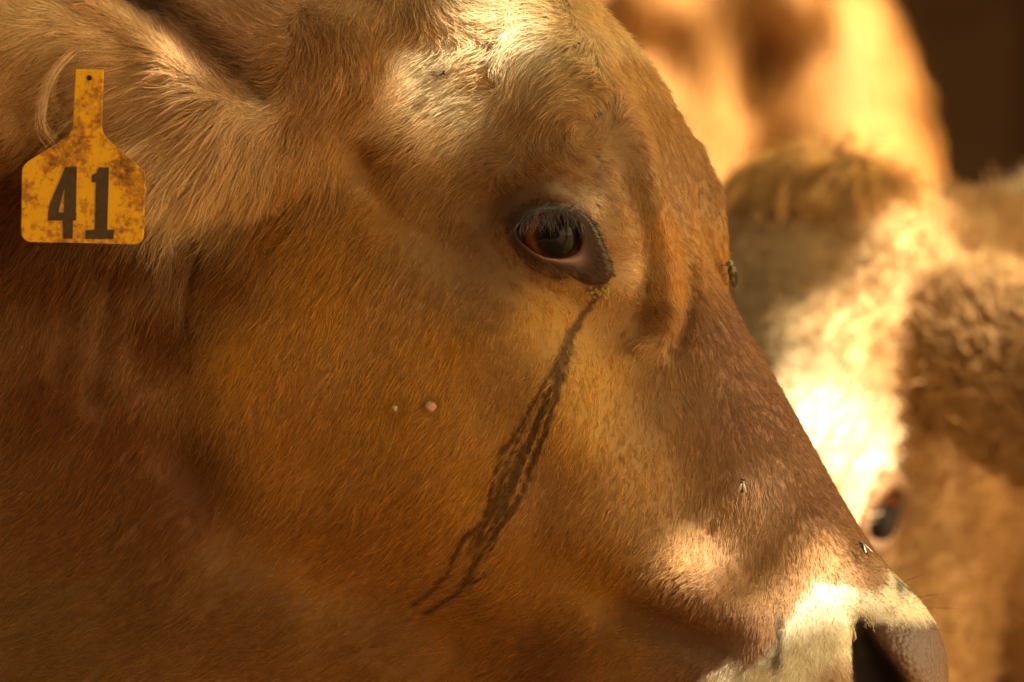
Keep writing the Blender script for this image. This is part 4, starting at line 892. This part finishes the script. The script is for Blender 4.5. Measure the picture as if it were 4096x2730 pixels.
def cow3_sdf(u, w, v):
    """seen from behind: rump, thighs, tail, and the trunk, neck and head beyond"""
    cu = 3.62
    a = np.abs(u - cu)
    d = ell(u, w, v, (cu, 29, 1.4), (1.75, 6.5, 2.5))
    d = smin(d, ell(a, w, v, (.85, 23.9, .6), (.85, 1.6, 2.1)), .5)
    d = smin(d, cone(a, w, v, (.85, 23.6, 1.2), (.72, 23.3, 4.6), 1.0, .50), .5)
    d = smin(d, cone(a, w, v, (.72, 23.3, 4.6), (.70, 23.8, 7.9), .45, .30), .3)
    d = smin(d, cone(a, w, v, (.8, 33.5, 3.0), (.7, 33.3, 7.9), .8, .30), .5)
    d = smin(d, cone(a, w, v, (.55, 22.8, -1.2), (.55, 22.8, -1.2001), .28, .28), .35)                       # pin bones
    d = smin(d, cone(u, w, v, (cu, 23.0, -1.3), (cu - .5, 22.6, 4.2), .24, .15), .3)                        # tail
    d = smin(d, cone(u, w, v, (cu - .5, 22.6, 4.2), (cu - .5, 22.6, 5.6), .2, .28), .15)
    d = smin(d, cone(u, w, v, (cu, 34, .6), (cu + .8, 38.5, .2), 1.5, .85, (.7, 1, 1)), .8)
    d = smin(d, cone(u, w, v, (cu + .8, 38.5, .2), (cu + 1.3, 40.6, 1.8), .75, .42, (.8, 1, 1)), .4)
    return d
me3 = sdf_mesh('body', cow3_sdf, axis([(1.4, 7.0, .11)]), axis([(20.8, 26, .13), (26, 42, .32)]), axis([(-2.6, 8.3, .11)]), 2)
def colour3(co):
    u = co[:, 0] / K + 2.048; v = 1.365 - (co[:, 2] - CAM_H) / K
    return np.array((.26, .12, .031)) * np.exp(.22 * vnoise(u, v, 1.6, 3) + .12 * vnoise(u, v, 4, 5))[:, None]
plain_coat(me3, 'coat', colour3, SKIN)
cow3 = tag(empty('cow', (.28, 4.3, 0)), 'far out-of-focus orange tan cow seen from behind, nearest the added dark shed', 'cow', 'cattle standing in the shade')
b3 = bpy.data.objects.new('body', me3); col.objects.link(b3); b3.parent = cow3; b3.matrix_parent_inverse = Matrix.Translation(-Vector(cow3.location))
def fur3():
    co, no, Q = mesh_arrays(me3); n = 22000
    p, nn = scatter(co, no, Q, n, lambda c, nm: np.where(nm[:, 1] < .3, 1, .1))
    g = np.array((.05, .1, -1.0)); d = unit(g - nn * (nn @ g)[:, None] + rng.normal(0, .2, (n, 3)))
    P = grow(p, nn, d, .025 * rng.uniform(.6, 1.2, n), np.full(n, .35), 4)
    o = curves_obj('fur', P, .0012 * np.array([1, 1, .8, .2])[None, :], np.clip(colour3(p) * np.exp(rng.normal(0, .2, n))[:, None], .01, .9), None)
    o.parent = cow3; o.matrix_parent_inverse = Matrix.Translation(-Vector(cow3.location))
fur3()
tag(cow, 'large brown cow in front, head in profile, cream forehead, tear stain and tagged ear', 'cow', 'cattle standing in the shade')

# ------------------------------------------------------------------ ear tag
def smooth_poly(pts, r, n=6):
    out = []; m = len(pts)
    for i in range(m):
        p0, p1, p2 = [np.array(pts[(i + k) % m], float) for k in (-1, 0, 1)]
        rr = r[i]
        if rr <= 0: out.append(p1); continue
        a = p1 + unit(p0 - p1) * rr; b = p1 + unit(p2 - p1) * rr
        for t in np.linspace(0, 1, n): out.append((1 - t) ** 2 * a + 2 * t * (1 - t) * p1 + t * t * b)
    return out
TAG_W = first_hit(main_sdf, .36, .36) - .16
def tagw(u, v): return TAG_W + .03 * (u - .34) + .03 * (v - .6)
TF = (CAM_D + TAG_W * K - FOCUS_Y) / CAM_D
def T3(u, v, w): return W3(2.048 + (u - 2.048) * TF, 1.365 + (v - 1.365) * TF, w)
def plate(name, poly, depth, thick, mat, parent, bevel=0.0):
    n = len(poly); V = []
    for dz in (0, thick):
        for p in poly: V.append(tuple(T3(p[0], p[1], tagw(p[0], p[1]) - depth + dz)))
    F = [tuple(range(n))[::-1], tuple(range(n, 2 * n))] + [(i, (i + 1) % n, n + (i + 1) % n, n + i) for i in range(n)]
    me = bpy.data.meshes.new(name); me.from_pydata(V, [], F); me.update(); me.materials.append(mat)
    o = bpy.data.objects.new(name, me); link(o)
    if bevel:
        b = o.modifiers.new('b', 'BEVEL'); b.width = bevel; b.segments = 3; b.limit_method = 'ANGLE'
    o.parent = parent
    if parent: o.matrix_parent_inverse = Matrix.Translation(-Vector(parent.location))
    return o
def tag_material():
    m, n, l, p = mat_new('yellow_plastic')
    tc = n.new('ShaderNodeTexCoord')
    def noise(sc_, det, off):
        mp = n.new('ShaderNodeMapping'); mp.inputs['Location'].default_value = off; l.new(tc.outputs['Object'], mp.inputs['Vector'])
        q = n.new('ShaderNodeTexNoise'); q.inputs['Scale'].default_value = sc_; q.inputs['Detail'].default_value = det; q.inputs['Roughness'].default_value = .7; l.new(mp.outputs[0], q.inputs['Vector']); return q.outputs[0]
    a, b = noise(38, 4, (0.013, 0, .02)), noise(330, 7, (3, 1, 2))
    ad = n.new('ShaderNodeMath'); ad.operation = 'MULTIPLY_ADD'; ad.inputs[1].default_value = 1.25; l.new(a, ad.inputs[0]); l.new(b, ad.inputs[2])
    cr = n.new('ShaderNodeValToRGB'); e = cr.color_ramp.elements; e[0].position = .62; e[0].color = (.66, .35, .005, 1); e[1].position = .84; e[1].color = (.10, .045, .012, 1)
    k = e.new(.70); k.color = (.42, .18, .010, 1)
    sub = n.new('ShaderNodeMath'); sub.operation = 'MULTIPLY'; sub.inputs[1].default_value = .6; l.new(ad.outputs[0], sub.inputs[0]); l.new(sub.outputs[0], cr.inputs[0])
    l.new(cr.outputs[0], p.inputs['Base Color']); p.inputs['Roughness'].default_value = .5; p.inputs['Specular IOR Level'].default_value = .35
    tr = n.new('ShaderNodeBsdfTranslucent'); l.new(cr.outputs[0], tr.inputs[0]); mx = n.new('ShaderNodeMixShader'); mx.inputs[0].default_value = .2
    l.new(p.outputs[0], mx.inputs[1]); l.new(tr.outputs[0], mx.inputs[2]); l.new(mx.outputs[0], n['Material Output'].inputs[0]); return m
TM = tag_material(); TP = WP(.33, .62, TAG_W)
etag = tag(empty('ear_tag', TP), 'dirty yellow plastic ear tag numbered 41 hanging from the near cow\'s ear', 'ear tag')
outline = smooth_poly([(.302,.275),(.416,.280),(.405,.535),(.583,.690),(.572,.979),(.083,.968),(.088,.662),(.290,.532)], [.012,.012,.04,.03,.04,.045,.03,.04])
plate('plate', outline, 0, .012, TM, etag, .0006)
INK = mat_noise('faded_ink', (.035, .020, .012), (.060, .036, .020), 300, .7, .0, .2)
def glyph(poly): plate('digit', poly, .0035, .006, INK, etag)
# 4 with its counter cut by a slit outline, and 1, both slightly slanted like the stencil
four = [(.262,.668),(.308,.668),(.303,.850),(.303,.850),(.306,.851),(.303,.883),(.292,.883),(.290,.955),(.252,.956),(.255,.883),(.192,.883),(.195,.852),(.2301,.8500),(.256,.8500),(.258,.762),(.2300,.8499),(.1951,.8519),(.1955,.850)]
def ring_glyph(outer, inner):
    """outline with one counter, as a band of quads"""
    n = len(outer); V = []; 
    for dz in (0, .006):
        for ring in (outer, inner):
            for p in ring: V.append(tuple(T3(p[0], p[1], tagw(p[0], p[1]) - .0035 + dz)))
    F = []
    for i in range(n):
        j = (i + 1) % n; F += [(i, n + i, n + j, j), (2 * n + i, 2 * n + j, 3 * n + j, 3 * n + i), (i, j, 2 * n + j, 2 * n + i), (n + i, 3 * n + i, 3 * n + j, n + j)]
    o = mesh_obj('digit', V, F, INK, None, False); o.parent = etag; o.matrix_parent_inverse = Matrix.Translation(-Vector(etag.location)); return o
# outer and inner contours run in step (same number of points)
fo = [(.262,.668),(.285,.668),(.308,.668),(.3055,.760),(.303,.850),(.306,.851),(.304,.883),(.292,.883),(.290,.956),(.252,.956),(.255,.883),(.192,.883),(.194,.850),(.200,.815),(.230,.745)]
fi = [(.255,.765),(.2565,.763),(.258,.762),(.2565,.805),(.256,.850),(.256,.8502),(.2555,.8503),(.255,.8504),(.2545,.8505),(.253,.8505),(.250,.8505),(.236,.8505),(.234,.850),(.236,.838),(.245,.800)]
ring_glyph(fo, fi)
glyph([(.395,.670),(.436,.670),(.428,.920),(.455,.921),(.453,.957),(.340,.957),(.342,.921),(.378,.920),(.384,.730),(.366,.730),(.368,.700),(.385,.694)])
def disc(name, cu, cv, r, depth, mat, thick=.012):
    plate(name, [(cu + r * math.cos(2 * math.pi * i / 20), cv + r * math.sin(2 * math.pi * i / 20)) for i in range(20)], depth, thick, mat, etag)
disc('hole_disc', .3575, .3125, .011, .002, mat_noise('hole_dark', (.012, .008, .005), (.02, .013, .008), 50, .9))  # dark disc laid on the plate stands in for a hole's shade
disc('stud', .3555, .3925, .012, .003, TM)
# stray long ear hairs in front of the tag
def strays():
    P, C = [], []
    def add(ctrl, n, spread, c):
        ctrl = np.array(ctrl, float)
        for _ in range(n):
            o = rng.normal(0, spread, 2); t = np.linspace(0, len(ctrl) - 1, 14)
            q = np.stack([np.interp(t, np.arange(len(ctrl)), ctrl[:, i]) for i in range(2)], 1)
            for _k in range(2): q[1:-1] = (q[:-2] + 2 * q[1:-1] + q[2:]) / 4
            q += o * np.linspace(.5, 1, 14)[:, None]
            wz = np.full(14, TAG_W - .035) + rng.normal(0, .004); rt = first_hit(main_sdf, q[0, 0], q[0, 1], n=400); wz[:5] = rt + (wz[:5] - rt) * np.linspace(0, 1, 5) ** .6
            P.append(T3(q[:, 0], q[:, 1], wz)); C.append(np.array(c) * rng.uniform(.8, 1.15))
    add([(.30,.20),(.235,.26),(.195,.34),(.175,.44),(.172,.50),(.19,.54),(.225,.575)], 18, .018, (.72, .52, .30))
    add([(.28,.22),(.22,.30),(.20,.40),(.215,.46),(.26,.50)], 6, .02, (.6, .42, .24))
    add([(.58,.33),(.46,.385),(.36,.43),(.28,.49),(.22,.55),(.15,.635)], 3, .005, (.70, .46, .16))
    P = np.array(P); child(curves_obj('long_ear_hairs', P, .00009 * np.linspace(1.0, .4, 14)[None, :], np.array(C), None))
strays()

# ------------------------------------------------------------------ flies and a stalk of straw
FLYB = mat_noise('fly_body', (.012, .010, .008), (.045, .035, .020), 900, .35, .2, .5)
FLYG = mat_noise('fly_green', (.03, .03, .008), (.12, .08, .03), 700, .3, .2, .6)
FLYE = mat_noise('fly_eye', (.06, .012, .006), (.10, .02, .01), 900, .3)
FLYEG = mat_noise('fly_eye_green', (.08, .12, .02), (.12, .18, .03), 900, .3)
def wing_mat(name, c, a):
    m, n, l, p = mat_new(name); p.inputs['Base Color'].default_value = (*c, 1); p.inputs['Roughness'].default_value = .25; p.inputs['Alpha'].default_value = a; return m
WNG = wing_mat('pale_wing', (.75, .70, .62), .85); WNGD = wing_mat('smoky_wing', (.30, .22, .14), .6)
def sphere_part(name, c, r, mat, parent):
    V, F = uv_sphere(14, 10, 0); return mesh_obj(name, [(c[0] + v[0] * r[0], c[1] + v[1] * r[1], c[2] + v[2] * r[2]) for v in V], F, mat, parent)
def fly(cu, cv, heading, length, body, eyem, wing, spread, label, tilt_n=None):
    """heading: picture direction of the head; length in units"""
    w0 = first_hit(main_sdf, cu, cv); e = .004
    g = np.array([float(main_sdf(np.array([cu + a]), np.array([w0 + b]), np.array([cv + c]))[0] - main_sdf(np.array([cu - a]), np.array([w0 - b]), np.array([cv - c]))[0]) for a, b, c in ((e, 0, 0), (0, e, 0), (0, 0, e))])
    nrm = Vector((g[0], g[1], -g[2])).normalized()
    if tilt_n: nrm = (nrm + Vector(tilt_n)).normalized()
    fw = Vector((heading[0], 0, -heading[1])); fw = (fw - nrm * fw.dot(nrm)).normalized(); lf = nrm.cross(fw)
    r = empty('fly'); r.matrix_world = Matrix.Translation(WP(cu, cv, w0) + nrm * .0075) @ Matrix((fw, lf, nrm)).transposed().to_4x4() @ Matrix.Scale(length * K, 4)
    tag(r, label, 'fly', 'flies on the near cow\'s face')
    sphere_part('thorax', (.08, 0, .02), (.22, .17, .16), body, r); sphere_part('abdomen', (-.25, 0, 0), (.30, .18, .14), body, r)
    hd = sphere_part('head', (.36, 0, .0), (.12, .16, .13), body, r)
    for s in (-1, 1):
        sphere_part('eye', (.38, .10 * s, .03), (.09, .08, .09), eyem, hd)
        V = []; n = 14
        for i in range(n):
            t = 2 * math.pi * i / n; x, y = .36 * math.cos(t), .13 * math.sin(t) * (1 + .25 * math.cos(t + 3.1)); x -= .33
            a = spread * s; V.append((.10 + x * math.cos(a) - y * math.sin(a), .06 * s - x * math.sin(a) * -1 * -1 - y * math.cos(a) * -1, .17 + .03 * math.sin(t)))
        V2 = [(x, y, z - .008) for x, y, z in V]
        mesh_obj('wing', V + V2, [tuple(range(n)), tuple(range(2 * n - 1, n - 1, -1))] + [(i, n + i, n + (i + 1) % n, (i + 1) % n) for i in range(n)], wing, r)
        for k, (x0, x1) in enumerate(((.18, .40), (.06, .05), (-.05, -.35))):
            V, F = tube([(x0, .12 * s, -.05), ((x0 + x1) / 2, .34 * s, .04), (x1, .42 * s, -.25)], [.022, .018, .012], 5); mesh_obj('leg', V, F, body, r)
    return r
fly(3.43, 2.222, (-.1, -1), .062, FLYB, FLYE, WNG, .38, 'fly with pale spread wings just above the white muzzle')
fly(2.905, 1.10, (-.35, -1), .115, FLYG, FLYEG, WNGD, .12, 'long greenish fly on the forehead profile in front of the background', (.9, .2, .3))
fly(1.765, .290, (1, -.1), .058, FLYB, FLYE, WNGD, .10, 'dark fly lying across the cream forehead patch')
fly(2.295, .208, (.6, -.8), .036, FLYB, FLYE, WNGD, .10, 'tiny dark fly high on the forehead near the crest')
fly(2.975, 1.945, (.1, -1), .060, FLYB, FLYE, WNGD, .25, 'dark fly halfway down the nose bridge')
SW = first_hit(main_sdf0, 3.405, 2.53)
V, F = tube([WP(3.398, 2.495, SW + .01), WP(3.409, 2.525, SW - .03), WP(3.412, 2.545, SW - .04), WP(3.404, 2.558, SW - .03)], [.0006, .0006, .0005, .0003], 6)
tag(mesh_obj('straw', V, F, mat_noise('straw', (.55, .36, .08), (.70, .48, .14), 300, .5)), 'short yellow bit of straw stuck in the nostril', 'straw')
